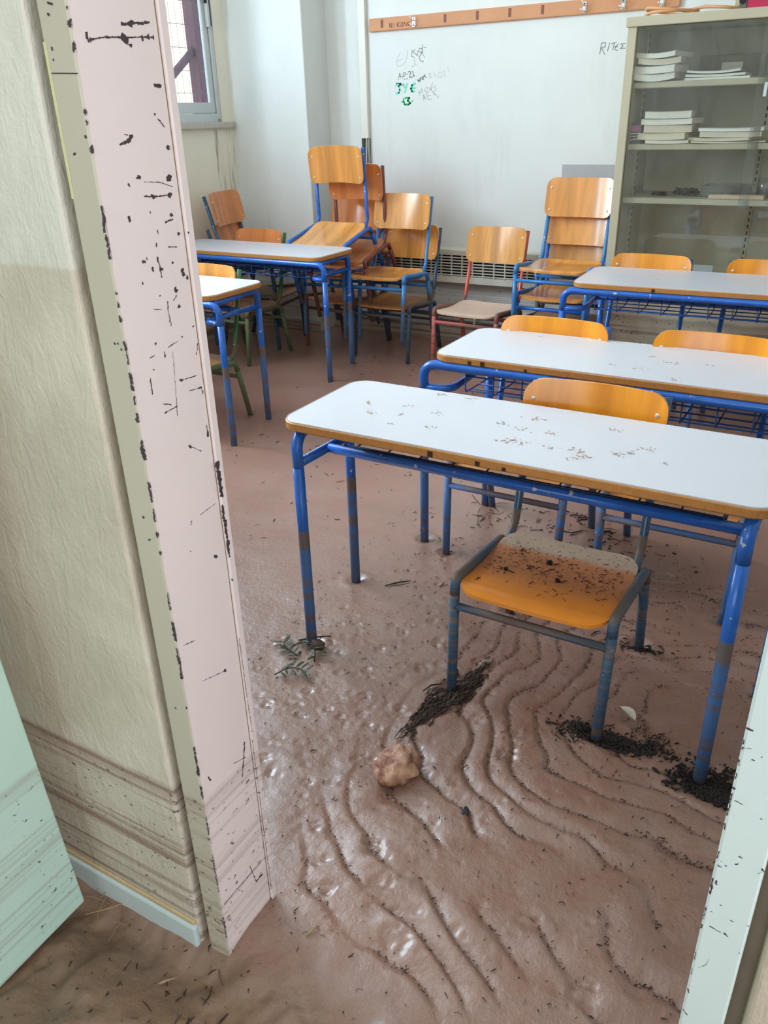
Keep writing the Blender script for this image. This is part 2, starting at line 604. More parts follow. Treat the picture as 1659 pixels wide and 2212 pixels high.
graf_dark = [([(-2.7, 1.763), (-2.658, 1.732), (-2.656, 1.754)], 3), ([(-2.675, 1.766), (-2.696, 1.751), (-2.7, 1.732), (-2.679, 1.722)], 3), ([(-2.643, 1.771), (-2.651, 1.756), (-2.633, 1.747), (-2.623, 1.752), (-2.626, 1.768), (-2.642, 1.771)], 3), ([(-2.622, 1.79), (-2.626, 1.744), (-2.647, 1.724), (-2.64, 1.707), (-2.619, 1.695), (-2.617, 1.703)], 3), ([(-2.623, 1.744), (-2.605, 1.716)], 2), ([(-2.615, 1.773), (-2.598, 1.774)], 2), ([(-2.796, 1.606), (-2.786, 1.642), (-2.775, 1.615)], 3), ([(-2.792, 1.622), (-2.777, 1.625)], 3), ([(-2.763, 1.618), (-2.759, 1.641), (-2.744, 1.643), (-2.748, 1.626), (-2.766, 1.621)], 3), ([(-2.737, 1.634), (-2.725, 1.635)], 3), ([(-2.723, 1.645), (-2.712, 1.65), (-2.707, 1.641), (-2.716, 1.617), (-2.694, 1.616)], 4), ([(-2.694, 1.649), (-2.683, 1.622)], 4), ([(-2.691, 1.62), (-2.678, 1.623)], 4), ([(-2.756, 1.607), (-2.723, 1.608)], 2), ([(-2.818, 1.568), (-2.807, 1.586), (-2.781, 1.584), (-2.787, 1.57), (-2.771, 1.574), (-2.756, 1.579)], 3), ([(-2.657, 1.6), (-2.648, 1.587)], 5), ([(-2.657, 1.6), (-2.639, 1.591), (-2.643, 1.605)], 4), ([(-2.634, 1.597), (-2.639, 1.609), (-2.628, 1.61)], 4), ([(-2.627, 1.613), (-2.616, 1.615), (-2.625, 1.6), (-2.613, 1.603)], 4), ([(-2.612, 1.623), (-2.598, 1.61)], 4), ([(-2.616, 1.615), (-2.604, 1.626)], 4)]
graf_turq = [([(-2.811, 1.585), (-2.778, 1.582), (-2.796, 1.57), (-2.786, 1.549), (-2.793, 1.532), (-2.814, 1.528)], 16), ([(-2.76, 1.58), (-2.749, 1.559)], 13), ([(-2.732, 1.582), (-2.749, 1.533)], 14), ([(-2.675, 1.58), (-2.698, 1.571), (-2.706, 1.552), (-2.699, 1.537), (-2.681, 1.535)], 18), ([(-2.702, 1.554), (-2.676, 1.555)], 14)]
graf_green = [([(-2.773, 1.478), (-2.768, 1.48)], 11), ([(-2.699, 1.482), (-2.692, 1.482)], 9), ([(-2.761, 1.497), (-2.758, 1.479), (-2.752, 1.464)], 14), ([(-2.748, 1.501), (-2.717, 1.501), (-2.73, 1.485), (-2.71, 1.471), (-2.725, 1.463), (-2.752, 1.464)], 15)]
graf_rites = [([(-1.504, 1.734), (-1.509, 1.681)], 4), ([(-1.504, 1.734), (-1.481, 1.736), (-1.481, 1.716), (-1.502, 1.711), (-1.481, 1.679)], 4), ([(-1.458, 1.734), (-1.467, 1.693)], 4), ([(-1.448, 1.728), (-1.42, 1.735)], 4), ([(-1.432, 1.731), (-1.438, 1.697)], 4), ([(-1.409, 1.726), (-1.424, 1.713), (-1.426, 1.699), (-1.409, 1.694)], 4), ([(-1.427, 1.712), (-1.411, 1.713)], 4), ([(-1.37, 1.725), (-1.396, 1.725), (-1.382, 1.713), (-1.397, 1.703), (-1.368, 1.703)], 4)]
rail_text = [([(-2.842, 1.891), (-2.84, 1.916), (-2.827, 1.891), (-2.826, 1.916)], 6), ([(-2.817, 1.892), (-2.815, 1.914)], 6), ([(-2.807, 1.891), (-2.805, 1.915)], 3), ([(-2.786, 1.892), (-2.785, 1.915)], 6), ([(-2.771, 1.916), (-2.784, 1.903), (-2.768, 1.892)], 6), ([(-2.759, 1.913), (-2.762, 1.895), (-2.748, 1.893), (-2.746, 1.913), (-2.759, 1.913)], 5), ([(-2.742, 1.893), (-2.734, 1.915), (-2.727, 1.893)], 6), ([(-2.721, 1.893), (-2.715, 1.914), (-2.708, 1.894)], 6), ([(-2.698, 1.914), (-2.706, 1.913), (-2.699, 1.904), (-2.707, 1.896), (-2.696, 1.895)], 5)]
jamb_marks = [([(0.7638, 1.508), (0.7818, 1.51)], 12), ([(0.7818, 1.51), (0.8072, 1.513)], 6), ([(0.7094, 1.49), (0.7344, 1.494), (0.8107, 1.498)], 4), ([(0.7089, 1.495), (0.7102, 1.488)], 11), ([(0.7135, 1.492), (0.7128, 1.489)], 9), ([(0.761, 1.495), (0.7674, 1.496)], 24), ([(0.7915, 1.498), (0.7921, 1.494)], 7), ([(0.8009, 1.5), (0.8025, 1.496)], 9), ([(0.8094, 1.5), (0.81, 1.496)], 6), ([(0.7698, 1.488), (0.7742, 1.488)], 8), ([(0.7319, 1.386), (0.745, 1.389), (0.7535, 1.395)], 8), ([(0.7535, 1.395), (0.7403, 1.397)], 4), ([(0.801, 1.447), (0.8106, 1.448)], 9), ([(0.7942, 1.418), (0.7953, 1.417)], 6), ([(0.7994, 1.412), (0.81, 1.402)], 4), ([(0.8086, 1.381), (0.8113, 1.38)], 12), ([(0.7511, 1.349), (0.7568, 1.351)], 9), ([(0.7622, 1.344), (0.7866, 1.342), (0.8092, 1.335)], 2.5), ([(0.7354, 1.343), (0.737, 1.342)], 8), ([(0.8019, 1.345), (0.807, 1.345)], 15), ([(0.7586, 1.328), (0.7768, 1.326)], 11), ([(0.7768, 1.326), (0.7979, 1.326)], 5), ([(0.801, 1.326), (0.8047, 1.326)], 11), ([(0.7292, 1.307), (0.7288, 1.302)], 7), ([(0.7635, 1.31), (0.765, 1.308)], 6), ([(0.7977, 1.303), (0.8027, 1.301)], 10), ([(0.7879, 1.295), (0.8034, 1.297)], 7), ([(0.7721, 1.287), (0.7721, 1.283)], 6), ([(0.8074, 1.279), (0.8094, 1.277)], 9), ([(0.8212, 1.279), (0.8229, 1.278)], 9), ([(0.7663, 1.272), (0.7663, 1.268)], 6), ([(0.7873, 1.265), (0.8022, 1.263)], 4), ([(0.7401, 1.254), (0.7431, 1.253)], 9), ([(0.747, 1.258), (0.7472, 1.255)], 5), ([(0.7654, 1.255), (0.7662, 1.245)], 8), ([(0.7669, 1.245), (0.7673, 1.229)], 5), ([(0.7658, 1.24), (0.7713, 1.241)], 9), ([(0.7549, 1.244), (0.7544, 1.24)], 6), ([(0.8054, 1.233), (0.8075, 1.228)], 16), ([(0.8138, 1.225), (0.8138, 1.221)], 7), ([(0.7907, 1.246), (0.7911, 1.244)], 6), ([(0.7337, 1.23), (0.734, 1.227)], 6), ([(0.7897, 1.211), (0.7918, 1.209)], 13), ([(0.7595, 1.209), (0.7599, 1.208)], 5), ([(0.7833, 1.198), (0.7892, 1.204)], 3), ([(0.7906, 1.189), (0.7922, 1.187)], 10), ([(0.7461, 1.194), (0.7595, 1.191)], 4), ([(0.7718, 1.199), (0.7705, 1.183), (0.7721, 1.166)], 3.5), ([(0.7397, 1.151), (0.7399, 1.149)], 6), ([(0.7536, 1.137), (0.753, 1.129)], 6), ([(0.7265, 1.135), (0.7352, 1.137)], 3), ([(0.7615, 1.141), (0.7806, 1.145)], 4), ([(0.7886, 1.149), (0.7901, 1.148)], 6), ([(0.7682, 1.133), (0.7637, 1.085), (0.7596, 1.045)], 2), ([(0.7216, 1.109), (0.7207, 1.087)], 5), ([(0.7302, 1.119), (0.73, 1.118)], 5), ([(0.7749, 1.092), (0.8074, 1.09)], 4), ([(0.7749, 1.092), (0.7789, 1.092)], 9), ([(0.789, 1.073), (0.8133, 1.071)], 3), ([(0.8072, 1.071), (0.8132, 1.071)], 8), ([(0.8139, 1.067), (0.8139, 1.06)], 5), ([(0.7371, 1.057), (0.7625, 1.059)], 4), ([(0.7372, 1.07), (0.7512, 1.064)], 4), ([(0.7742, 0.996), (0.7963, 0.98)], 3), ([(0.7735, 0.997), (0.7767, 0.993)], 12), ([(0.8144, 1.014), (0.813, 0.997)], 7), ([(0.8176, 1.133), (0.8116, 1.117)], 3), ([(0.8117, 1.157), (0.8143, 1.158)], 7), ([(0.796, 0.806), (0.7991, 0.803)], 15), ([(0.8192, 0.951), (0.8207, 0.928), (0.8207, 0.898)], 16), ([(0.819, 0.882), (0.821, 0.846), (0.8207, 0.792)], 13), ([(0.8201, 0.753), (0.8225, 0.748)], 8), ([(0.7566, 0.884), (0.754, 0.879)], 4), ([(0.7752, 0.886), (0.814, 0.89)], 2), ([(0.7035, 0.697), (0.7278, 0.691)], 4), ([(0.7303, 0.611), (0.7833, 0.595)], 3), ([(0.7806, 0.597), (0.7843, 0.593)], 9), ([(0.8053, 0.424), (0.7871, 0.356)], 7), ([(0.7704, 0.403), (0.8021, 0.391)], 4), ([(0.7082, 0.425), (0.7139, 0.414)], 8), ([(0.7455, 0.841), (0.7461, 0.838)], 4), ([(0.8169, 0.639), (0.8142, 0.563), (0.8213, 0.435)], 3), ([(0.6979, 0.124), (0.8068, 0.122)], 5), ([(0.7748, 0.142), (0.7858, 0.088)], 4), ([(0.7131, 0.043), (0.7329, 0.048)], 4), ([(0.7858, 0.088), (0.8057, 0.088)], 10), ([(0.8188, 0.419), (0.8173, 0.292), (0.8147, 0.121), (0.8097, 0.033)], 3)]
arris = [([(-0.768, 1.519), (-0.768, 1.517)], 6), ([(-0.775, 1.506), (-0.775, 1.502)], 10), ([(-0.769, 1.487), (-0.77, 1.479)], 8), ([(-0.768, 1.421), (-0.767, 1.419)], 10), ([(-0.766, 1.412), (-0.766, 1.407)], 5), ([(-0.774, 1.385), (-0.773, 1.38)], 13), ([(-0.772, 1.323), (-0.772, 1.311)], 6), ([(-0.772, 1.311), (-0.771, 1.295)], 8), ([(-0.771, 1.292), (-0.771, 1.264)], 7), ([(-0.771, 1.225), (-0.77, 1.224)], 6), ([(-0.769, 1.213), (-0.769, 1.208)], 8), ([(-0.769, 1.195), (-0.768, 1.189)], 8), ([(-0.766, 1.164), (-0.766, 1.148), (-0.767, 1.136)], 7), ([(-0.769, 1.124), (-0.765, 1.118), (-0.769, 1.102)], 11), ([(-0.764, 1.094), (-0.762, 1.082)], 8), ([(-0.763, 1.07), (-0.762, 1.058)], 9), ([(-0.77, 1.033), (-0.767, 1.022), (-0.767, 1.007)], 12), ([(-0.767, 0.972), (-0.764, 0.944)], 9), ([(-0.764, 0.933), (-0.765, 0.913)], 6), ([(-0.768, 0.896), (-0.768, 0.888)], 10), ([(-0.767, 0.866), (-0.766, 0.86)], 7), ([(-0.761, 0.799), (-0.762, 0.768)], 6), ([(-0.762, 0.746), (-0.762, 0.714)], 12), ([(-0.763, 0.7), (-0.766, 0.642)], 10), ([(-0.765, 0.506), (-0.766, 0.445)], 12), ([(-0.76, 0.42), (-0.761, 0.391)], 9), ([(-0.76, 0.351), (-0.761, 0.308)], 5), ([(-0.76, 0.259), (-0.768, 0.164)], 4), ([(-0.77, 0.095), (-0.769, 0.039)], 5)]
face_marks = [([(-0.804, 1.525), (-0.797, 1.523)], 5), ([(-0.807, 1.515), (-0.805, 1.514)], 6), ([(-0.81, 1.484), (-0.81, 1.482)], 6), ([(-0.811, 1.473), (-0.811, 1.472)], 5), ([(-0.782, 1.396), (-0.781, 1.396)], 8), ([(-0.806, 1.378), (-0.803, 1.379)], 6), ([(-0.794, 1.161), (-0.793, 1.161)], 7), ([(-0.788, 1.162), (-0.788, 1.161)], 6), ([(-0.784, 1.155), (-0.783, 1.154)], 6), ([(-0.82, 1.46), (-0.773, 1.458)], 2.5), ([(-0.798, 0.916), (-0.797, 0.915)], 9), ([(-0.795, 0.88), (-0.792, 0.882)], 6), ([(-0.776, 0.587), (-0.774, 0.584)], 7), ([(-0.803, 0.576), (-0.801, 0.574)], 5)]
right_marks = [([(-0.002, 0.775), (0.007, 0.773)], 9), ([(0.014, 0.703), (0.017, 0.702)], 9), ([(0.012, 0.69), (0.015, 0.693)], 9), ([(-0.003, 0.679), (-0.001, 0.679)], 12), ([(0.003, 0.683), (0.005, 0.683)], 8), ([(-0.002, 0.687), (-0.001, 0.687)], 8), ([(0.002, 0.585), (0.015, 0.582)], 8), ([(0.02, 0.607), (0.024, 0.606)], 7), ([(0.018, 0.583), (0.022, 0.58)], 12), ([(-0.007, 0.428), (0.001, 0.421)], 8), ([(-0.005, 0.844), (0.003, 0.846)], 3), ([(0.005, 0.833), (0.007, 0.833)], 8), ([(0.012, 0.84), (0.012, 0.839)], 8), ([(0.024, 0.763), (0.026, 0.763)], 9), ([(0.037, 0.698), (0.039, 0.695)], 14), ([(0.034, 0.689), (0.039, 0.694)], 3), ([(0.037, 0.609), (0.039, 0.609)], 9), ([(0.036, 0.563), (0.038, 0.562)], 8), ([(0.007, 0.623), (0.009, 0.624)], 5), ([(0, 0.608), (0.002, 0.608)], 6), ([(-0.001, 0.51), (0.007, 0.52), (0.009, 0.534)], 3), ([(-0.002, 0.657), (-0.001, 0.651)], 10), ([(-0.007, 0.869), (-0, 0.867)], 13), ([(-0.008, 0.854), (-0.006, 0.848)], 10), ([(-0.008, 0.844), (-0.006, 0.841)], 12), ([(-0.008, 0.828), (-0.007, 0.82)], 8), ([(-0.007, 0.81), (-0.006, 0.802)], 9), ([(-0.006, 0.791), (-0.004, 0.789)], 12), ([(-0.007, 0.783), (-0.007, 0.768), (-0.006, 0.751)], 14), ([(-0.006, 0.741), (-0.005, 0.731)], 10), ([(-0.007, 0.7), (-0.006, 0.688)], 9), ([(-0.007, 0.658), (-0.005, 0.633)], 13), ([(-0.006, 0.611), (-0.006, 0.59)], 9), ([(-0.007, 0.535), (-0.006, 0.521)], 6), ([(-0.006, 0.506), (-0.006, 0.494)], 7), ([(-0.006, 0.468), (-0.003, 0.461)], 12), ([(-0.007, 0.583), (-0.007, 0.576)], 7)]

# ------------------------------------------------------------------ the setting
def struct(name, mb, mat, parent=None):
    o = put(name, mb.mesh(name) if isinstance(mb, MB) else mb, mat, parent)
    if parent is None: o['kind'] = 'structure'
    return o


XL, YB, XR, ZC = -3.95, 5.06, 2.6, 3.4
YD0, YD1 = 0.688, 0.838          # wall with the doorway
struct('floor', MB().box(-4.2, XR + .2, -2.4, YB + .2, -0.14, -0.066), plain('floor_tile', srgb(150, 144, 134), 0.6, var=0.1))
struct('ceiling', MB().box(-4.2, XR + .2, -2.4, YB + .2, ZC, ZC + .12), M_ceil)
struct('wall_back', MB().box(XL - .25, XR + .2, YB, YB + .22, -0.1, ZC), M_wall)
struct('wall_right', MB().box(XR, XR + .2, YD0, YB, -0.1, ZC), M_wall)
struct('wall_column', MB().bbox(XL - .02, -3.33, 4.79, YB + .02, -0.1, ZC, 0.006, 2), M_wall)
mb = MB()
mb.box(XL - .07, XL, -2.4, YB, -0.1, WINZ0 - .03)
mb.box(XL - .07, XL, -2.4, YB, WINZ1, ZC)
edges = [YB] + [y for a, b in WINS for y in (b, a)] + [-2.4]
for i in range(0, len(edges), 2):
    mb.box(XL - .07, XL, edges[i + 1], edges[i], WINZ0 - .03, WINZ1)
struct('wall_left', mb, M_wallcream)
DOORZ = 2.15
struct('wall_front', MB().bbox(XL, -0.843, YD0, YD1, -0.1, 2.35, 0.007, 3), M_plaster)
struct('wall_front_right', MB().bbox(0.058, XR, YD0, YD1, -0.1, 2.35, 0.007, 3), M_plaster)
struct('wall_over_door', MB().box(-0.843, 0.058, YD0, YD1, DOORZ + .05, 2.35), M_plaster)
# unseen corridor wall added to limit the light: parapet with open bays
struct('wall_corridor_added', MB().box(-4.2, XR + .2, -2.4, -2.2, -0.1, 1.05).box(-4.2, XR + .2, -2.4, -2.2, 2.55, ZC).box(-4.2, -1.9, -2.4, -2.2, 1.05, 2.55).box(1.7, XR + .2, -2.4, -2.2, 1.05, 2.55), M_plaster)

struct('wall_front_top', MB().box(XL, XR, YD0, YD1, 3.25, ZC), M_plaster)  # wall left open below this strip for the added lamp
# skirting under the corridor plaster
sk = struct('baseboard_corridor', MB().bbox(-1.75, -0.846, 0.678, 0.692, -0.075, 0.030, 0.005, 2), plain('skirting_marble', srgb(192, 204, 204), 0.4, var=0.06, scale=8))
put('mortar_band', MB().bbox(-1.75, -0.85, 0.6835, 0.69, 0.030, 0.042, 0.003).mesh('mortar_band'), plain('mortar', srgb(190, 164, 122), 0.85, var=0.2, scale=60), sk)

# door frame ---------------------------------------------------------------
fr = empty('door_1', (-0.41, 0.76, 0))
fr['kind'] = 'structure'
fr_inv = Matrix.Translation((0.41, -0.76, 0))


def fpart(name, mb, mat, par=fr, shift=fr_inv):
    me = mb.mesh(name)
    me.transform(shift)
    return put(name, me, mat, par)


M_reveal = paint('reveal_lit_tone', srgb(224, 207, 203), 0.4, 0.012, amount=0.4)  # frame colour toned brighter and pinker, for classroom light on the reveal
jl = fpart('jamb', MB().bbox(-0.823, -0.776, 0.690, 0.832, -0.07, DOORZ + .05, 0.003, 2), M_frameg)
fpart('reveal', MB().box(-0.7762, -0.775, 0.6925, 0.818, -0.07, DOORZ), M_reveal)
fpart('door_stop', MB().bbox(-0.776, -0.770, 0.819, 0.834, -0.07, DOORZ, 0.002), M_reveal)
jr = fpart('jamb', MB().bbox(-0.007, 0.040, 0.690, 0.832, -0.07, DOORZ + .05, 0.003, 2), M_frame_r)
fpart('lintel', MB().bbox(-0.823, 0.040, 0.690, 0.832, DOORZ, DOORZ + .05, 0.003, 2), M_frameg)
fpart('joint_filler', MB().box(-0.845, -0.821, 0.712, 0.83, -0.07, DOORZ + .05), M_dust)
fpart('joint_filler', MB().box(0.038, 0.060, 0.708, 0.83, -0.07, DOORZ + .05), M_dust)
fpart('yellow_paint_smear', MB().box(-0.8225, -0.818, 0.6893, 0.6899, 1.33, 1.49), plain('yellow_smear', srgb(200, 194, 152), 0.6, var=0.15, scale=50))


_rq = random.Random(8)


def ribbon(mb, pts, w, plane, val, off, jit=0.0):
    """flat strokes lying on a wall; plane 'y' uses (x, z), plane 'x' uses (y, z)"""
    P = [Vector((a, b)) for a, b in pts]
    if len(P) == 1: return
    for i in range(len(P) - 1):
        d = (P[i + 1] - P[i])
        if d.length < 1e-6: d = Vector((1e-4, 0))
        e = d.normalized() * (w * 0.35)
        n = Vector((-d.y, d.x)).normalized() * (w / 2)
        q = [P[i] - e + n * .5, P[i] - e * 0.2 + n, P[i + 1] + e * 0.2 + n, P[i + 1] + e + n * .4, P[i + 1] + e - n * .5, P[i + 1] + e * .2 - n, P[i] - e * .2 - n, P[i] - e - n * .4]
        if jit:
            q = [p + Vector((_rq.uniform(-jit, jit), _rq.uniform(-jit, jit))) * w for p in q]
        if plane == 'y':
            v = [(p.x, val - off, p.y) for p in q]
            mb.add(v, [tuple(range(8))])
        else:
            v = [(val + off, p.x, p.y) for p in q]
            mb.add(v, [tuple(reversed(range(8)))])


def chips(name, data, k, plane, val, off, mat, parent, inv=None, jag=0.0):
    mb = MB()
    r2 = random.Random(3)
    for pts, w in data:
        if jag:
            pp = []
            for i in range(len(pts) - 1):
                a, b = pts[i], pts[i + 1]
                L = math.hypot(b[0] - a[0], b[1] - a[1])
                n = max(2, int(L / 0.0045))
                for t in range(n):
                    s = t / n
                    ribbon(mb, [(a[0] + (b[0] - a[0]) * s + r2.uniform(-jag, jag), a[1] + (b[1] - a[1]) * s), (a[0] + (b[0] - a[0]) * (s + .8 / n) + r2.uniform(-jag, jag), a[1] + (b[1] - a[1]) * (s + .8 / n))], w * k * r2.uniform(.5, 1.3), plane, val, off + r2.uniform(0, 2e-5), jit=.33)
        else:
            ribbon(mb, pts, w * k, plane, val, off)
    me = mb.mesh(name)
    if inv: me.transform(inv)
    o = put(name, me, mat, parent)
    o['kind'] = 'stuff'
    return o


rev_marks = [(p, w) for p, w in jamb_marks if all(0.692 < a[0] < 0.834 for a in p)]
back_marks = [([(min(max(a[0], .694), .834), a[1]) for a in p], w) for p, w in jamb_marks if not all(0.692 < a[0] < 0.834 for a in p)]
chips('paint_chips', [m for m in rev_marks if max(a[0] for a in m[0]) < .818], 0.00040, 'x', -0.775, 0.0003, M_chip, fr, fr_inv, jag=0.0007)
chips('paint_chips', [([(min(max(a[0], .8195), .8335), a[1]) for a in p], w) for p, w in rev_marks + back_marks if max(a[0] for a in p) >= .818], 0.00040, 'x', -0.770, 0.0003, M_chip, fr, fr_inv, jag=0.0007)
chips('paint_chips', [([(min(max(a[0], -.7905), -.7755), a[1]) for a in p], w) for p, w in arris], 0.00048, 'y', 0.6899, 0.0003, M_chip, fr, fr_inv, jag=0.0012)
chips('paint_chips', [([(min(max(a[0], -.822), -.777), a[1]) for a in p], w) for p, w in face_marks], 0.00045, 'y', 0.6899, 0.0003, M_chip, fr, fr_inv)
chips('paint_chips', [([(min(max(a[0], -.006), .039), a[1]) for a in p], w) for p, w in right_marks], 0.00014, 'y', 0.6899, 0.0003, M_chip, fr, fr_inv, jag=0.0004)

# mint door leaf swung open into the corridor
dl = empty('door_2', (-1.12, 0.632, 0.004), (R(2.4), 0, 0))
dl['kind'] = 'structure'
put('leaf', MB().bbox(-0.022, 0.02, -0.86, 0, 0, 2.03, 0.003, 2).mesh('leaf'), M_door, dl)
put('hinge', MB().tube([(0.024, -0.862, 0.25), (0.024, -0.862, 0.36)], 0.008, 8).mesh('hinge'), M_chrome, dl)
put('hinge', MB().tube([(0.024, -0.862, 1.65), (0.024, -0.862, 1.76)], 0.008, 8).mesh('hinge'), M_chrome, dl)

# windows ------------------------------------------------------------------
for i, (a, b) in enumerate(WINS):
    w = empty('window_%d' % (i + 1), (-3.99, (a + b) / 2, WINZ0))
    w['kind'] = 'structure'
    L, Hh = b - a, WINZ1 - WINZ0
    h = L / 2

    def wp(name, m, mat, par=w):
        return put(name, m.mesh(name), mat, par)
    wp('frame', MB().bbox(-.04, .035, -h, -h + .035, 0, Hh, .003).bbox(-.04, .035, h - .035, h, 0, Hh, .003).bbox(-.04, .035, -h + .0352, h - .0352, -.02, .035, .003).bbox(-.04, .035, -h + .0352, h - .0352, Hh - .035, Hh, .003), M_alu)
    for sgn, x in ((1, 0.012), (-1, -0.014)):
        y0, y1 = (0.0 - .025, h - .036) if sgn > 0 else (-h + .036, .025)
        sa = wp('sash', MB().bbox(x - .011, x + .011, y0, y0 + .045, .036, Hh - .036, .003).bbox(x - .011, x + .011, y1 - .045, y1, .036, Hh - .036, .003).bbox(x - .011, x + .011, y0 + .0452, y1 - .0452, .036, .10, .003).bbox(x - .011, x + .011, y0 + .0452, y1 - .0452, Hh - .09, Hh - .036, .003), M_alu)
        put('pane', MB().box(x - .002, x + .002, y0 + .04, y1 - .04, .095, Hh - .085).mesh('pane'), M_glass, sa)
    la = wp('latch', MB().bbox(.022, .05, h - .052, h - .022, .53, 1.2, .004, 2), M_alu)
    put('latch_slot', MB().box(.0495, .051, h - .030, h - .0225, .535, 1.2).mesh('latch_slot'), M_slot, la)
    put('latch_knob', MB().bbox(.035, .056, h - .062, h - .05, .66, .70, .004, 2).mesh('latch_knob'), M_slot, la)
    wp('sill', MB().bbox(-.03, .075, -h - .02, h + .095, -.055, -.018, .006, 2), M_sill)

# damp runs under the sill corner
k = NT('damp_stain')
P = k.pos()
nz = k.noise(k.scaled(P, (1, 26, 2.2)), 1.0, 4, 0.6)
df, tr, mx = k.p, k.n('ShaderNodeBsdfTransparent'), k.n('ShaderNodeMixShader')
k.link(k.math('MULTIPLY', k.ramp(nz, 0.5, 0.68), 0.45), mx.inputs[0])
k.link(tr.outputs[0], mx.inputs[1])
k.link(df.outputs[0], mx.inputs[2])
k.link(mx.outputs[0], k.t.nodes['Material Output'].inputs[0])
k.done(srgb(150, 132, 104), 0.8)
o = put('damp_stain', MB().box(XL - .0005, XL + .0008, 4.53, 4.78, .85, 1.35).mesh('damp_stain'), k.m, bpy.data.objects['wall_left'])

# everything outside the window
gnd = struct('ground_outside', MB().box(-30, -4.2, -12, 30, -0.9, -0.8), plain('yard_concrete', srgb(206, 200, 180), 0.9, var=0.1, scale=2))
hs = empty('yard_building', (-13, 12, -0.8))
tag(hs, 'pale yellow sunlit building across the yard seen through the window', 'building')
put('facade', MB().box(-.3, 0, -14, 14, 0, 4.7).mesh('facade'), plain('yellow_render', srgb(238, 230, 196), 0.9, var=0.06, scale=1), hs)
for yy in (-7.2, -5.6, -4.2, -2.6, -1.1, 0.6):
    put('facade_stripe', MB().box(0, .06, yy, yy + .28, 0, 4.7).mesh('facade_stripe'), plain('pink_stripe', srgb(230, 176, 168), 0.9), hs)
pw = empty('parapet_wall', (-7.0, 7, -0.8))
tag(pw, 'low pale blue parapet wall in the yard under the steel post', 'wall')
put('parapet', MB().bbox(-.1, .1, -6, 6, 0, 2.0, .01).mesh('parapet'), plain('pale_blue_render', srgb(176, 200, 226), 0.8, var=0.05), pw)
for i in range(24):
    put('rail_bar', MB().box(-.012, .012, -2.6 + i * .2, -2.57 + i * .2, 2.0, 2.28).mesh('rail_bar'), plain('rail_bar', srgb(150, 140, 180), 0.6) if i == 0 else MATS['rail_bar'], pw)
sp = empty('steel_post', (-4.6, 5.24, -0.8))
tag(sp, 'purple brown steel post with a diagonal brace outside the window', 'post')
M_post = plain('post_paint', srgb(118, 78, 92), 0.6, var=0.08)
put('post', MB().bbox(-.05, .05, -.05, .05, 0, 3.9, .004).mesh('post'), M_post, sp)
put('brace', MB().tube([(0, -.02, 2.68), (0, -.62, 2.28)], .028, 6).mesh('brace'), M_post, sp)
fg = empty('window_grille', (-4.3, 4.3, 0))
tag(fg, 'thin wire mesh grille fixed over the outside of the window', 'grille')
mb = MB()
for i in range(34):
    y = -1.0 + i * .062
    mb.tube([(0, y, 1.3), (0, y, 2.9)], .0017, 4)
wm = put('wire_mesh', mb.mesh('wire_mesh'), plain('grille_wire', srgb(96, 92, 92), 0.6), fg)
wm['kind'] = 'stuff'
for i in range(11):
    put('cross_wire', MB().tube([(.004, -1.05, 1.44 + i * .137), (.004, 1.1, 1.44 + i * .137)], .0024, 5).mesh('cross_wire'), MATS['grille_wire'], fg)

# things fixed to the back wall -------------------------------------------
rail = empty('coat_rail', (-2.045, YB, 1.912))
tag(rail, 'long wooden coat rail with a few chrome hooks on the back wall', 'coat rail')
put('plank', MB().bbox(-.945, .945, -.022, 0, -.036, .036, .006, 2).mesh('plank'), M_rail, rail)
HOOKS = [-2.669, -1.608, -1.395, -1.191]
mb = MB()
mb.bbox(-.012, .012, -.004, 0, -.028, .024, .002)
mb.tube(bend([(0, -.003, .008), (0, -.03, .002), (0, -.05, .03)], .012, 4), .004, 6)
mb.tube(bend([(0, -.003, -.018), (.0, -.018, -.024), (.016, -.03, -.008)], .006, 4), .0035, 6)
mb.tube(bend([(0, -.003, -.018), (.0, -.018, -.024), (-.016, -.03, -.008)], .006, 4), .0035, 6)
hk = mb.mesh('hook')
hkp = plain('hook_metal', srgb(222, 222, 218), 0.25, 0.6)
for x in HOOKS:
    h = put('hook', hk, hkp, rail, (x + 2.045, -.022, 0))
    put('hook_screw', MB().bbox(-.004, .004, -.006, -.004, .012, .019, .001).mesh('hook_screw'), M_slot, h)
for x in (-2.895, -2.459, -2.249, -2.047, -1.85):
    put('screw_mark', MB().bbox(-.009, .009, -.0228, -.0215, -.022, .022, .0005).mesh('screw_mark'), MATS.get('old_hook_mark') or plain('old_hook_mark', srgb(132, 84, 68), 0.7, var=0.3, scale=90), rail, (x + 2.045, 0, 0.004))
me = MB()
for pts, w in rail_text: ribbon(me, pts, w * 0.00055, 'y', YB - .0222, .0006)
o = put('carved_letters', me.mesh('carved_letters'), plain('pencil_brown', srgb(104, 66, 50), 0.8), rail)
o.matrix_parent_inverse = Matrix.Translation((2.045, -YB, -1.912))
o['kind'] = 'stuff'

wbk = bpy.data.objects['wall_back']


def graffiti(name, data, kpx, mat):
    mb = MB()
    for pts, w in data: ribbon(mb, pts, w * kpx, 'y', YB, .0008)
    o = put(name, mb.mesh(name), mat, wbk)
    o['kind'] = 'stuff'


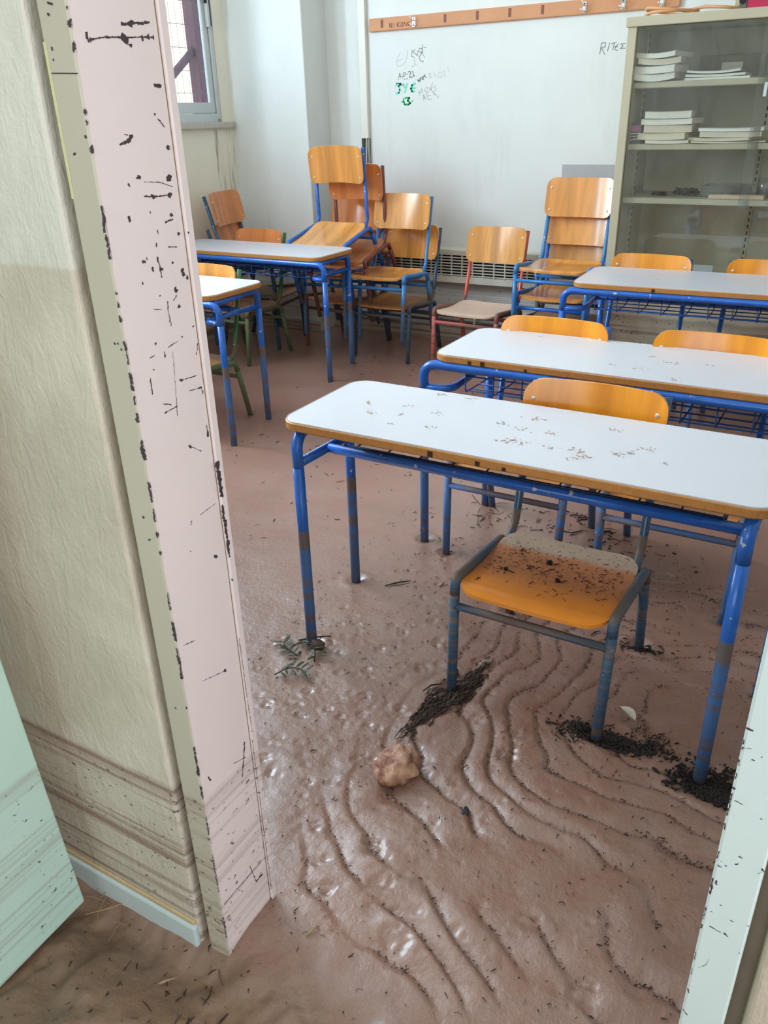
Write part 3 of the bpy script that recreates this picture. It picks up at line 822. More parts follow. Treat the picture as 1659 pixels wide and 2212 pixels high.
K5 = 1 / (9.217 * 319)
graffiti('graffiti_pencil', graf_faint, K5 * 4.5, plain('pencil_faint', srgb(186, 194, 194), 0.8))
graffiti('graffiti_marker', graf_dark, K5 * 3.6, plain('pencil_dark', srgb(118, 128, 126), 0.8))
graffiti('graffiti_turquoise', graf_turq, K5 * 2.3, plain('turquoise_marker', srgb(112, 222, 196), 0.7, var=0.1, scale=60))
graffiti('graffiti_green', graf_green, K5 * 2.3, plain('green_marker', srgb(38, 176, 108), 0.7, var=0.15, scale=60))
graffiti('graffiti_letters', graf_rites, .0008, plain('pencil_mid', srgb(112, 112, 112), 0.8))
put('bare_patch', MB().box(-1.68, -1.15, YB - .0012, YB + .001, 0.93, 1.115).mesh('bare_patch'), plain('bare_render', srgb(178, 178, 180), 0.8, var=0.08, scale=14), wbk)

# plastic cable duct beside the column
dt = empty('cable_duct', (-3.045, YB, 0))
tag(dt, 'white plastic cable duct running down the wall beside the column', 'cable duct')
put('cover', MB().bbox(-.024, .03, -.03, 0, 1.27, ZC, .004, 2).mesh('cover'), plain('duct_plastic', srgb(226, 224, 214), 0.45), dt)
put('channel', MB().box(-.024, .03, -.006, 0, .05, 1.27).box(-.024, -.021, -.026, 0, .05, 1.27).box(.027, .03, -.026, 0, .05, 1.27).mesh('channel'), plain('duct_channel', srgb(160, 162, 158), 0.5), dt)
put('seam_shadow_gap', MB().box(-.032, -.025, -.012, 0, 1.0, ZC).mesh('seam_shadow_gap'), plain('seam_shade', srgb(84, 84, 84), 0.7), dt)  # dark strip whose colour stands in for shade along the seam
for i, (c, off) in enumerate(((srgb(60, 60, 62), 0), (srgb(222, 220, 210), .008), (srgb(90, 92, 96), -.009))):
    pts = [(off + .006 * math.sin(z * 9 + i * 2), -.014 - .012 * abs(math.sin(z * 5 + i)), z) for z in np.linspace(.55, 1.3, 26)]
    put('cable', MB().tube(pts, .0035, 6).mesh('cable'), plain('cable_%d' % i, c, 0.5), dt)

# fan heater casing along the back wall
ht = empty('wall_heater', (-2.36, YB, 0.39))
tag(ht, 'long white convector heater with slotted grille low on the back wall', 'heater')
M_heat = paint('heater_enamel', srgb(222, 220, 206), 0.5, 0.02, grime=0.2)
HX = .62
put('casing', MB().bbox(-HX + .0302, HX - .0302, -.10, -.0205, 0, .045, .004).bbox(-HX + .0302, HX - .0302, -.10, -.0205, .185, .215, .004).bbox(-HX, -HX + .03, -.10, 0, 0, .215, .004).bbox(HX - .03, HX, -.10, 0, 0, .215, .004).bbox(-HX, HX, -.02, 0, 0, .215, .002).mesh('casing'), M_heat, ht)
put('dark_core', MB().box(-HX + .02, HX - .02, -.06, -.025, .04, .19).mesh('dark_core'), M_slot, ht)
sl = MB().bbox(-HX + .02, HX - .02, -.102, -.088, -.0036, .0036, .001).mesh('slat')
for i in range(8):
    put('slat', sl, M_heat, ht, (0, 0, .053 + i * .0185))
bar = MB().box(-.0035, .0035, -.1015, -.087, .042, .188).mesh('grille_bar')
for i in range(15):
    put('grille_bar', bar, M_heat, ht, (-HX + .09 + i * .0757, 0, 0))
struct('baseboard_back', MB().bbox(-3.33, XR, YB - .075, YB, -.08, .075, .004), paint('skirting_dirty', srgb(196, 188, 172), 0.7, 0.05, amount=0.9))
struct('baseboard_column', MB().bbox(XL + .02, -3.318, 4.775, 4.79, -.08, .075, .004), MATS['skirting_dirty'])
struct('baseboard_left', MB().bbox(XL, XL + .015, YD1, 4.79, -.08, .075, .004), MATS['skirting_dirty'])
pp = empty('heating_pipe', (-2.2, YB, 0))
tag(pp, 'thin rusty heating pipe running low along the back wall', 'pipe')
M_pipe = plain('pipe_rust', srgb(92, 78, 68), 0.7, var=0.25, scale=30)
put('pipe', MB().tube([(-1.1, -.06, .125), (1.3, -.06, .125)], .009, 8).mesh('pipe'), M_pipe, pp)
put('pipe', MB().tube([(-1.1, -.045, .155), (1.3, -.045, .155)], .007, 8).mesh('pipe'), M_pipe, pp)
for x in (-.7, 0, .6):
    put('pipe_clip', MB().bbox(x - .01, x + .01, -.072, 0, .108, .17, .002).mesh('pipe_clip'), M_alu, pp)

# ------------------------------------------------------------------ mud
LEGS = []


def chair_feet(x, y, rot):
    for lx in (-.2, .2):
        for ly in (-.217, .22):
            LEGS.append((x + lx * math.cos(rot) - ly * math.sin(rot), y + lx * math.sin(rot) + ly * math.cos(rot)))


DESKS = [  # x, y, rot, depth scale
    (-.640, 1.762, PI, 1.0), (-.566, 2.505, 0, 1.0), (-.545, 3.90, R(2.5), 1.14), (-3.229, 4.0, 0, 1.0), (-3.079, 2.93, 0, 1.0)]
for x, y, r, s in DESKS:
    for lx, ly in ((-.632, -.19), (.632, -.19), (-.552, .187), (.552, .187)):
        LEGS.append((x + lx * math.cos(r) - ly * s * math.sin(r), y + lx * math.sin(r) + ly * s * math.cos(r)))
GROUND_CHAIRS = [(-.54, 1.805, 0), (-.885, 2.48, 0), (-.35, 2.48, 0), (-.905, 3.98, 0), (-.36, 3.99, 0), (-2.86, 2.925, R(-2)), (-3.43, 4.02, R(-3)), (-1.95, 4.50, R(-3)), (-2.56, 4.57, 0), (-1.45, 4.56, 0), (-2.98, 4.64, R(-4))]
for c in GROUND_CHAIRS: chair_feet(*c)


def axis(lo, f0, f1, hi, fine, coarse):
    return np.concatenate([np.arange(lo, f0, coarse), np.arange(f0, f1, fine), np.arange(f1, hi + coarse * .5, coarse)])


gx = axis(XL, -1.42, 0.34, XR, .0055, .05)
gy = axis(-2.2, 0.30, 2.55, YB, .0055, .05)
X, Y = np.meshgrid(gx, gy)
near = 1 / (1 + np.exp((Y - 2.5) / .25))
Z = fbm(X, Y, .55, 3, 3) * .016 * (0.3 + .7 * near)
Z += fbm(X, Y, .09, 3, 9) * .007 * (near * .9 + .02)
# ripples the draining water left round the desk and chair legs
wx = X + fbm(X, Y, .45, 3, 21) * .34
wy = Y + fbm(X, Y, .45, 3, 31) * .34
rr = np.hypot(wx + .10, (wy - 1.72) * .95)
ss = lambda t, a, b: np.clip((t - a) / (b - a), 0, 1) ** 2 * (3 - 2 * np.clip((t - a) / (b - a), 0, 1))
lam = .078
mask = ss(rr, .05, .2) * (1 - ss(rr, .95, 1.15)) * ss(X, -.92, -.62) * ss(Y, .70, .9) * (1 - ss(Y, 2.1, 2.6))
mask *= 1.15 * ss(fbm(X, Y, .22, 2, 41), -.30, -.04)
phase = rr / lam + fbm(X, Y, .20, 3, 51) * 1.5
frac = 1 - (phase - np.floor(phase))
prof = np.where(frac < .86, np.sin(frac / .86 * PI / 2) ** .7, np.cos((frac - .86) / .14 * PI / 2))
amp = (.0034 + .0090 * ss(-Y, -1.75, -1.15)) * (.6 + .8 * vnoise(X / .2, Y / .2, 91))
Z += (prof - .6) * amp * mask
# softer lumps where the mud was trodden between door and desk
lumps = ss(-Y, -2.0, -1.2) * (1 - ss(X, -.6, -.3))
Z += (fbm(X, Y, .10, 2, 81) * .010 + np.abs(fbm(X, Y, .05, 3, 85)) * .005) * lumps
# corridor side: trampled, lower
cor = ss(-Y, -.80, -.62)
Z += cor * (fbm(X, Y, .20, 4, 61) * .075 + fbm(X, Y, .055, 3, 67) * .022 - .014)
Z -= cor * .045 * np.exp(-((X + 1.0) / .22) ** 2 - ((Y - .64) / .07) ** 2)
Z -= cor * .03 * np.exp(-((X + .62) / .14) ** 2 - ((Y - .52) / .10) ** 2)


def stamp(cx, cy, r, fn):
    i0, i1 = np.searchsorted(gx, (cx - r, cx + r))
    j0, j1 = np.searchsorted(gy, (cy - r, cy + r))
    if i1 - i0 < 2 or j1 - j0 < 2: return
    sx, sy = X[j0:j1, i0:i1] - cx, Y[j0:j1, i0:i1] - cy
    Z[j0:j1, i0:i1] += fn(sx, sy)


def paw(cx, cy, ang, s, d):
    ca, sa = math.cos(ang), math.sin(ang)

    def fn(x, y):
        u, v = (x * ca + y * sa) / s, (-x * sa + y * ca) / s
        h = -1.0 * np.exp(-((u / .42) ** 2 + ((v + .15) / .36) ** 2) ** 1.5)
        for tu, tv in ((-.55, .35), (-.2, .68), (.2, .68), (.55, .35)):
            h -= .9 * np.exp(-(((u - tu) / .19) ** 2 + ((v - tv) / .24) ** 2) ** 1.5)
        q = np.hypot(u, v - .1)
        h += .10 * np.exp(-((q - 1.05) / .25) ** 2)
        return h * d
    stamp(cx, cy, s * 1.8, fn)


rp = random.Random(5)
for i in range(170):
    x = rp.triangular(-1.36, -.35, -1.05)
    y = rp.uniform(.80, 2.1)
    if x > -.8 and y > 1.4 and rp.random() < .6: continue
    paw(x, y, rp.gauss(.3, .7), rp.uniform(.011, .021), rp.uniform(.002, .0055))
for i in range(420):
    x, y = rp.uniform(-1.3, .25), rp.uniform(.85, 2.5)
    paw(x, y, rp.uniform(-2, 2), rp.uniform(.009, .017), rp.uniform(.0014, .0036))
for t in np.linspace(0, 1, 12):       # a single trail of prints between the desk legs
    paw(-.98 + .10 * math.sin(t * 7) + .12 * t, 2.35 - 1.1 * t, 2.9 + .3 * math.sin(t * 9), .02, .005)
for x, y, s, d in ((-.689, .893, .022, .012), (-.66, 1.02, .034, .011), (-.518, .859, .040, .008), (-.503, 1.418, .036, .009), (-.60, .965, .03, .006), (-.74, 1.30, .02, .006), (-.30, 1.02, .035, .007), (-.16, .93, .04, .008), (-.42, 1.15, .03, .004), (-.85, 1.62, .03, .007), (-.62, 1.50, .028, .006)):
    paw(x, y, rp.uniform(-1, 1), s, d * .65)
for (lx, ly) in LEGS:
    stamp(lx, ly, .09, lambda x, y: -.007 * np.exp(-(np.hypot(x, y) / .026) ** 4) + .0035 * np.exp(-((np.hypot(x, y) - .045) / .014) ** 2))
SCOUR = ((-.06, 1.555, .055, .024), (-.30, 1.60, .05, .012))
for x, y, s, d in SCOUR:
    stamp(x, y, .2, lambda u, v, s=s, d=d: -d * np.exp(-((u / s / 1.3) ** 2 + (v / s / .8) ** 2) ** 1.3) + d * .2 * np.exp(-((np.hypot(u / 1.3, v / .8) - 1.6 * s) / .02) ** 2))


def mudz(x, y):
    i = int(np.clip(np.searchsorted(gx, x), 0, len(gx) - 1))
    j = int(np.clip(np.searchsorted(gy, y), 0, len(gy) - 1))
    return float(Z[j, i])


ny_, nx_ = X.shape
idx = np.arange(ny_ * nx_).reshape(ny_, nx_)
quads = np.stack([idx[:-1, :-1], idx[:-1, 1:], idx[1:, 1:], idx[1:, :-1]], -1).reshape(-1, 4)
me = bpy.data.meshes.new('mud')
me.vertices.add(X.size)
me.vertices.foreach_set('co', np.stack([X, Y, Z], -1).astype(np.float32).ravel())
me.loops.add(quads.size)
me.loops.foreach_set('vertex_index', quads.astype(np.int32).ravel())
me.polygons.add(len(quads))
me.polygons.foreach_set('loop_start', np.arange(0, quads.size, 4, dtype=np.int32))
me.polygons.foreach_set('use_smooth', np.ones(len(quads), dtype=bool))
me.update(calc_edges=True)
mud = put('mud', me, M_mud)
tag(mud, 'brown wet flood mud with ripples and paw prints covering the floor', 'mud', kind='stuff')

# ------------------------------------------------------------------ desks
TOPZ = .705
DW = 1.20
TR = .0155


def dtop(a, b, d): return (a, b, -d)


def rim_panel(W, H, rad, th, name, n=6):
    pts = []
    for cx, cy, a0 in ((W / 2 - rad, H / 2 - rad, 0), (-W / 2 + rad, H / 2 - rad, 90), (-W / 2 + rad, -H / 2 + rad, 180), (W / 2 - rad, -H / 2 + rad, 270)):
        for k in range(n + 1):
            a = R(a0 + 90 * k / n)
            pts.append((cx + rad * math.cos(a), cy + rad * math.sin(a)))
    prof = [(0, -.004), (.003, 0), (th - .004, 0), (th, -.004)]
    m = len(pts)
    v, f = [], []
    for d, ins in prof:
        s = [(x * (1 + ins / (W / 2)), y * (1 + ins / (H / 2)), -d) for x, y in pts]
        v += s
    for j in range(len(prof) - 1):
        for i in range(m):
            f.append((j * m + i, (j + 1) * m + i, (j + 1) * m + (i + 1) % m, j * m + (i + 1) % m))
    f.append(tuple(range(m)))
    f.append(tuple(reversed(range((len(prof) - 1) * m, len(prof) * m))))
    return mesh(name, v, f)


ME_core = rim_panel(DW, .40, .055, .024, 'tabletop')
ME_lam = rim_panel(DW - .006, .394, .053, .0035, 'laminate')
ZB = TOPZ - .024 - TR


def cutpath(p, lo):
    """split a bent path into leg / middle / leg at height lo"""
    a = [q for q in p if q.z < lo + 1e-4]
    return a


DME = {}
for s in (-1, 1):
    DME['uleg', s] = MB().tube([(s * .632, -.19, -.064), (s * .632, -.19, .2), (s * .632, -.19, .4), (s * .632, -.19, ZB - .09)], TR, 12).mesh('leg')
    p = bend([(s * .552, .187, ZB - .09), (s * .552, .187, ZB), (s * .585, -.17, ZB)], .075, 8)
    DME['lleg', s] = MB().tube([(s * .552, .187, -.064), (s * .552, .187, .2), (s * .552, .187, .4), (s * .552, .187, ZB - .09)], TR, 12).mesh('leg')
    DME['side', s] = MB().tube(p, TR, 12).mesh('side_rail')
    DME['brace', s] = MB().tube(bend([(s * .632, -.19, .585), (s * .535, -.185, .585), (s * .552, .187, .585)], .05, 7), .013, 10).mesh('side_brace')
DME['bar'] = MB().tube(bend([(-.632, -.19, ZB - .09), (-.632, -.19, ZB), (.632, -.19, ZB), (.632, -.19, ZB - .09)], .088, 9), TR, 12).mesh('frame_bar')
DME['rail'] = MB().tube([(-.535, .06, .588), (0, .06, .588), (.535, .06, .588)], .0135, 10).mesh('cross_rail')
bk = MB()
for y, z in ((-.16, .632), (-.165, .585), (-.11, .575), (-.055, .575), (.0, .578), (.05, .60)):
    bk.tube([(-.49, y, z), (.49, y, z)], .0028, 5)
for i in range(11):
    x = -.49 + i * .098
    bk.tube(bend([(x, -.163, .655), (x, -.168, .578), (x, .02, .572), (x, .062, .60)], .012, 3), .0026, 5)
for x in (-.49, .49):
    bk.tube(bend([(x, -.16, .632), (x, -.02, .632), (x, .055, .60)], .02, 3), .0028, 5)
DME['basket'] = bk.mesh('wire_basket')


def make_desk(i, label, paws=()):
    x, y, r, sc = DESKS[i]
    d = empty('school_desk', (x, y, 0), (0, 0, r), (1, sc, 1))
    tag(d, label, 'desk', 'white topped school desks in the flooded classroom')
    core = put('tabletop', ME_core, M_edge, d, (0, 0, TOPZ - .0015))
    put('laminate', ME_lam, M_lam, core, (0, 0, .0018))
    for s in (-1, 1):
        put('leg', DME['uleg', s], M_blue, d)
        put('leg', DME['lleg', s], M_blue, d)
        put('side_rail', DME['side', s], M_blue, d)
        put('side_brace', DME['brace', s], M_blue, d)
    put('frame_bar', DME['bar'], M_blue, d)
    put('cross_rail', DME['rail'], M_blue, d)
    put('wire_basket', DME['basket'], M_wire_b if i else M_wire, d)['kind'] = 'stuff'
    if paws:
        mb = MB()
        q = random.Random(40 + i)
        for wx_, wy_, s in paws:
            dx, dy = wx_ - x, wy_ - y
            lx, ly = dx * math.cos(-r) - dy * math.sin(-r), (dx * math.sin(-r) + dy * math.cos(-r)) / sc
            for k in range(int(7 + 8 * s)):
                cx, cy = lx + q.gauss(0, .012 * s), ly + q.gauss(0, .009 * s)
                if abs(cx) > .59 or abs(cy) > .19: continue
                rad = q.uniform(.0012, .0038) * (.6 + .4 * s)
                a0 = q.uniform(0, 6)
                el = q.uniform(.4, 1)
                v = [(cx + rad * math.cos(a0) * math.cos(t) - rad * el * math.sin(a0) * math.sin(t), cy + rad * math.sin(a0) * math.cos(t) + rad * el * math.cos(a0) * math.sin(t), .0024 + .0004 * q.random()) for t in [2 * PI * e / 7 for e in range(7)]]
                mb.add(v, [tuple(range(7))])
        o = put('paw_marks', mb.mesh('paw_marks'), M_pawdirt, core)
        o['kind'] = 'stuff'
    return d


D1P = [(-0.94, 1.935, 1), (-0.857, 1.939, 0.8), (-0.885, 1.786, 1), (-0.979, 1.807, 0.7), (-0.856, 1.689, 0.7), (-0.639, 1.859, 1.1), (-0.704, 1.789, 0.8), (-0.645, 1.778, 0.9), (-0.576, 1.779, 0.8), (-0.651, 1.687, 1.2), (-0.616, 1.688, 1.1), (-0.542, 1.688, 0.7), (-0.478, 1.695, 1), (-0.465, 1.67, 1), (-0.439, 1.864, 0.8), (-0.395, 1.72, 1.1), (-0.368, 1.74, 0.7), (-0.341, 1.778, 0.8), (-1.088, 1.784, 0.7), (-1.046, 1.721, 0.7), (-0.962, 1.663, 0.5), (-0.288, 1.71, 0.4), (-0.469, 1.568, 0.3), (-0.971, 1.737, 0.5), (-0.474, 1.65, 0.8)]
D2P = [(-0.517, 2.412, 1), (-0.453, 2.513, 1), (-0.343, 2.536, 0.8), (-0.4, 2.343, 1), (-0.514, 2.56, 0.5), (-0.917, 2.654, 0.3), (-0.606, 2.42, 0.7)]
D3P = [(-0.837, 3.942, 0.5), (-0.712, 4.096, 0.5), (-0.795, 3.847, 0.4)]
make_desk(0, 'white-topped double desk nearest the doorway with muddy paw prints on its top', D1P)
make_desk(1, 'white-topped double desk in the second row with two orange chairs tucked behind it', D2P)
make_desk(2, 'white-topped double desk in the far right row in front of the glass cabinet', D3P)
make_desk(3, 'white-topped double desk on the left in front of the tilted stacked chairs')
make_desk(4, 'white-topped desk half hidden by the door frame with a green chair behind it')
# burns on the front edge of the two nearest tops
M_burn = plain('burn', srgb(58, 34, 24), 0.8)
for di, xs in ((0, (-.793, -.672, -.607)), (1, (-.984, -1.029, -.839)), (2, (-.779,))):
    dk = [o for o in bpy.data.objects if o.name.split('.')[0] == 'school_desk'][di]
    tp = [o for o in dk.children if o.name.startswith('tabletop')][0]
    for n_, xx in enumerate(xs):
        x, y, r, sc = DESKS[di]
        lx = (xx - x) * math.cos(r)
        s = -1 if di else 1
        w_ = (.007, .006, .005)[n_ % 3]
        put('burn_mark', MB().bbox(lx - w_, lx + w_, s * .2 - .0015, s * .2 + .0012, -.021, -.006 - .003 * n_, .0007).mesh('burn_mark'), M_burn, tp)

# ------------------------------------------------------------------ chairs
CT = .0135


def seatmap(a, b, d):
    t = (b + .18) / .36          # 0 front .. 1 back
    z = .333 - .018 * math.sin(min(1, max(0, t)) * PI * .8) - .010 * max(0, 1 - t / .14) ** 2 + .010 * max(0, (t - .8) / .2) ** 2
    z -= .005 * math.cos(a / .19 * PI / 2)
    return (a, b - .045, z - d)


def backmap(a, b, d):
    # b: height from centre; leans back, ends wrap forward
    lean = .265 - .20 * (.205 / .415) * 0
    y = .226 + b * .21 - .034 * (a / .19) ** 2 + d
    return (a, y, .655 + b)


CME = {}
CME['seat'] = panel(.385, .36, .055, .010, seatmap, 12, 8, 'seat')
CME['seat'].flip_normals()
CME['seat'].flip_normals()
CME['back'] = panel(.385, .205, .045, .009, lambda a, b, d: backmap(a, b, d), 14, 4, 'backrest')
for s in (-1, 1):
    CME['fleg', s] = MB().tube([(s * .20, -.218, -.064), (s * .203, -.205, .15), (s * .205, -.196, .29)], CT, 12).mesh('leg')
    CME['rleg', s] = MB().tube([(s * .20, .222, -.064), (s * .2025, .172, .14), (s * .205, .139, .262)], CT, 12).mesh('leg')
    CME['rail', s] = MB().tube(bend([(s * .205, -.196, .29), (s * .205, -.193, .334), (s * .205, .128, .303), (s * .205, .139, .262)], [.04, .04], 7), CT, 12).mesh('side_rail')
    CME['post', s] = MB().tube(bend([(s * .176, .262, .74), (s * .180, .158, .345), (s * .180, .09, .290), (s * .178, -.15, .306)], [.05, .06], 6), .0115, 10).mesh('back_post')
CME['fst'] = MB().tube([(-.204, -.20, .258), (0, -.20, .258), (.204, -.20, .258)], .0105, 10).mesh('stretcher')
CME['rst'] = MB().tube([(-.204, .15, .225), (0, .15, .225), (.204, .15, .225)], .0105, 10).mesh('stretcher')
rv = bmesh.new()
bmesh.ops.create_uvsphere(rv, u_segments=10, v_segments=6, radius=.0065)
for q in rv.verts: q.co.y *= .45
CME['rivet'] = bpy.data.meshes.new('rivet')
rv.to_mesh(CME['rivet'])
rv.free()
CME['rivet'].polygons.foreach_set('use_smooth', [True] * len(CME['rivet'].polygons))


def make_chair(label, group, loc, rotz=0, tilt=0, tube=M_blue2, wood=M_ply, seat=None, roll=0):
    c = empty('school_chair', loc, (tilt, roll, rotz))
    tag(c, label, 'chair', group)
    put('seat', CME['seat'], seat or wood, c)
    b = put('backrest', CME['back'], wood, c)
    for a in (-.166, .166):
        for h in (-.066, .05):
            p = backmap(a, h, -.001)
            put('rivet', CME['rivet'], M_rivet, b, p)
    for s in (-1, 1):
        put('leg', CME['fleg', s], tube, c)
        put('leg', CME['rleg', s], tube, c)
        put('side_rail', CME['rail', s], tube, c)
        put('back_post', CME['post', s], tube, c)
    put('stretcher', CME['fst'], tube, c)
    put('stretcher', CME['rst'], tube, c)
    return c


M_silt = plain('silt_coated_ply', srgb(206, 178, 158), 0.75, var=0.12, scale=30)
G1 = 'chairs tucked in at the desks'
G2 = 'chairs standing and stacked along the back wall'
ch1 = make_chair('blue-framed chair under the nearest desk with a muddy orange seat', G1, (-.54, 1.805, 0), 0, 0, M_dblue, M_ply_o, M_ply_mud)
make_chair('orange-backed blue chair at the left seat of the second-row desk', G1, (-.885, 2.48, 0), 0, 0, M_blue, M_ply_o)
make_chair('orange-backed blue chair at the right seat of the second-row desk', G1, (-.35, 2.48, 0), 0, 0, M_blue, M_ply_o)
make_chair('orange-backed chair at the left seat of the desk before the cabinet', G1, (-.905, 3.98, 0), 0, 0, M_blue, M_ply_o)
make_chair('orange-backed chair at the right seat of the desk before the cabinet', G1, (-.36, 3.99, 0), 0, 0, M_blue, M_ply_o)
make_chair('green-framed chair at the desk half hidden by the door frame', G1, (-2.86, 2.925, 0), R(-2), 0, M_green, M_ply)
make_chair('green-framed chair behind the left desk, close to the window wall', G1, (-3.43, 4.08, .01), R(-3), 0, M_green, M_ply_r)
make_chair('coral red chair standing alone in front of the wall heater', G2, (-1.95, 4.50, .03), R(-3), 0, M_red, M_ply, M_silt)
make_chair('bottom chair of the two-high blue stack left of the red chair', G2, (-2.56, 4.57, .015), R(-2), 0, M_dblue, M_ply)
make_chair('top chair of the two-high blue stack left of the red chair', G2, (-2.55, 4.45, .21), R(2), 0, M_blue2, M_ply)
make_chair('bottom chair of the three-high stack beside the glass cabinet', G2, (-1.45, 4.56, 0), 0, 0, M_blue, M_ply)
make_chair('middle chair of the three-high stack beside the glass cabinet', G2, (-1.45, 4.53, .155), 0, 0, M_blue, M_ply)
make_chair('top chair of the three-high stack beside the glass cabinet', G2, (-1.45, 4.50, .31), 0, 0, M_blue2, M_ply)
make_chair('mud-coated maroon chair at the floor under the tilted stacked chairs', G2, (-2.98, 4.64, 0), R(-4), 0, M_brown, M_ply_r)
make_chair('blue chair second from the floor, half hidden behind the tilted maroon chair', G2, (-2.93, 4.55, .18), R(4), 0, M_blue2, M_ply_r)
make_chair('maroon chair tilted forward under the topmost blue chair', G2, (-2.86, 4.60, .345), R(2), R(17), M_brown, M_ply_r)
make_chair('blue chair tilted forward on top of the highest stack by the column', G2, (-2.925, 4.495, .45), R(1), R(18), M_blue, M_ply)
make_chair('upper of the two turned chairs stacked in the corner under the window', G2, (-3.54, 4.42, .225), R(101), 0, M_dblue, M_ply_r)
make_chair('lower of the two turned chairs stacked in the corner under the window', G2, (-3.55, 4.43, .02), R(99), 0, M_dblue, M_ply_r)

# ------------------------------------------------------------------ glass cabinet
CX0, CX1, CY0, CY1, CZ = -1.217, 0.25, 4.50, 5.0, 1.80
cb = empty('glass_cabinet', (CX0, CY0, 0))
tag(cb, 'beige steel cabinet with sliding glass doors full of old books', 'cabinet')


def cp(name, m, mat, par=cb):
    me = m.mesh(name)
    me.transform(Matrix.Translation((-CX0, -CY0, 0)))
    return put(name, me, mat, par)


cp('side_panel', MB().bbox(CX0, CX0 + .045, CY0 + .012, CY1, -.06, CZ - .04, .003), M_cab)
cp('side_panel', MB().bbox(CX1 - .045, CX1, CY0 + .012, CY1, -.06, CZ - .04, .003), M_cab)
cp('top_panel', MB().bbox(CX0 - .008, CX1 + .008, CY0, CY1, CZ - .042, CZ, .003), M_cab)
cp('back_panel', MB().box(CX0 + .02, CX1 - .02, CY1 - .012, CY1, -.05, CZ - .04), M_cabin)
cp('base_panel', MB().bbox(CX0 + .02, CX1 - .02, CY0 + .02, CY1, -.06, .50, .003), M_cabin)
SH = [1.522, 1.242, .985]
for z in SH:
    cp('shelf', MB().bbox(CX0 + .045, CX1 - .045, CY0 + .055, CY1 - .012, z - .028, z, .003), M_cab)
for x in (CX0 + .075, -.585):
    st = cp('slotted_upright', MB().box(x - .012, x + .012, CY1 - .022, CY1 - .012, .5, CZ - .05) if x > -1 else MB().box(CX0 + .045, CX0 + .049, CY0 + .25, CY0 + .28, .5, CZ - .05), M_cabin)
    sm = MB()
    for k in range(36):
        z = .53 + k * .034
        if x > -1: sm.box(x - .004, x + .004, CY1 - .0235, CY1 - .0215, z, z + .02)
        else: sm.box(CX0 + .0488, CX0 + .0500, CY0 + .258, CY0 + .272, z, z + .02)
    cp('slots', sm, M_slot, st)['kind'] = 'stuff'
gd = cp('glass_door', MB().box(CX0 + .05, -.545, CY0 + .020, CY0 + .025, .50, CZ - .045), M_cglass)
cp('glass_door', MB().box(-.595, CX1 - .05, CY0 + .034, CY0 + .039, .50, CZ - .045), M_cglass)
cp('door_pull', MB().bbox(-.56, -.545, CY0 + .012, CY0 + .020, 1.44, 1.50, .002), M_alu)
cp('door_track', MB().bbox(CX0 + .045, CX1 - .045, CY0 + .012, CY0 + .045, .488, .502, .002), M_alu)

# books, papers and odds and ends on its shelves
GB = 'books and papers in the glass cabinet'


def book(label, x, y, z, w, d, t, rot=0, cover=srgb(210, 204, 190), sag=0.0, name='book', group=GB, cat='book'):
    e = empty(name, (x, y, z), (0, 0, rot))
    tag(e, label, cat, group)

    def warp(m, x0, x1, y0, y1, z0, z1, n=8):
        v, f = [], []
        for k in range(n + 1):
            u = k / n
            xx = x0 + (x1 - x0) * u
            dz = sag * (2 * u - 1) ** 2
            for yy, zz in ((y0, z0), (y1, z0), (y1, z1), (y0, z1)):
                v.append((xx, yy, zz + dz))
        for k in range(n):
            for j in range(4):
                f.append((k * 4 + j, k * 4 + (j + 1) % 4, (k + 1) * 4 + (j + 1) % 4, (k + 1) * 4 + j))
        f += [(3, 2, 1, 0), (n * 4, n * 4 + 1, n * 4 + 2, n * 4 + 3)]
        return m.add(v, f)
    put('pages', warp(MB(), -w / 2, w / 2, -d / 2, d / 2, .0015, t - .0015).mesh('pages'), M_paper if rnd.random() < .6 else M_paper2, e)
    cm = plain('cover', cover, 0.6)
    put('cover', warp(MB(), -w / 2 - .002, w / 2 + .002, -d / 2 - .002, d / 2 + .002, 0, .0015).mesh('cover'), cm, e)
    put('cover', warp(MB(), -w / 2 - .002, w / 2 + .002, -d / 2 - .002, d / 2 + .002, t - .0015, t).mesh('cover'), cm, e)
    return e


zz = SH[0]
for i, (w, t, s, r, lab) in enumerate(((.20, .030, .012, 3, 'lowest'), (.21, .032, .006, -4, 'second'), (.20, .026, .010, 5, 'third'), (.19, .022, .008, -8, 'topmost'))):
    book('sagging white paper book, %s in the pile at the top shelf left end' % lab, -1.085 + .008 * i, CY0 + .17, zz, w, .25, t, R(r), srgb(216, 212, 200), s)
    zz += t + .004
zz = SH[0]
for i in range(3):
    book('thin white paper pad, %s of three lying right on the top shelf' % ('bottom', 'middle', 'top')[i], -.78 - .015 * i, CY0 + .18, zz, .30 - .03 * i, .22, .010, R(-3 + 3 * i), srgb(226, 226, 222), .004 * i)
    zz += .011 + .003 * i
fo = empty('box_file', (-.77, CY0 + .40, SH[0]))
tag(fo, 'speckled grey box file at the back of the top shelf', 'box file', GB)
put('case', MB().bbox(-.155, .155, -.03, .03, 0, .115, .003).mesh('case'), plain('marbled_board', srgb(132, 130, 118), 0.8, var=0.35, scale=40), fo)
put('spine_label', MB().box(-.05, .05, -.0306, -.029, .04, .08).mesh('spine_label'), M_paper, fo)
vc = empty('video_case', (-1.152, CY0 + .10, SH[1]))
tag(vc, 'dark cassette case with a pink label on the middle shelf', 'case', GB)
put('case', MB().bbox(-.036, .036, -.015, .015, 0, .098, .003).mesh('case'), plain('case_dark', srgb(70, 72, 84), 0.4, var=.2, scale=60), vc)
put('pink_label', MB().box(-.034, .030, -.0158, -.0148, .058, .084).mesh('pink_label'), plain('pink_print', srgb(186, 104, 156), 0.5, var=.2, scale=90), vc)
mb = MB()
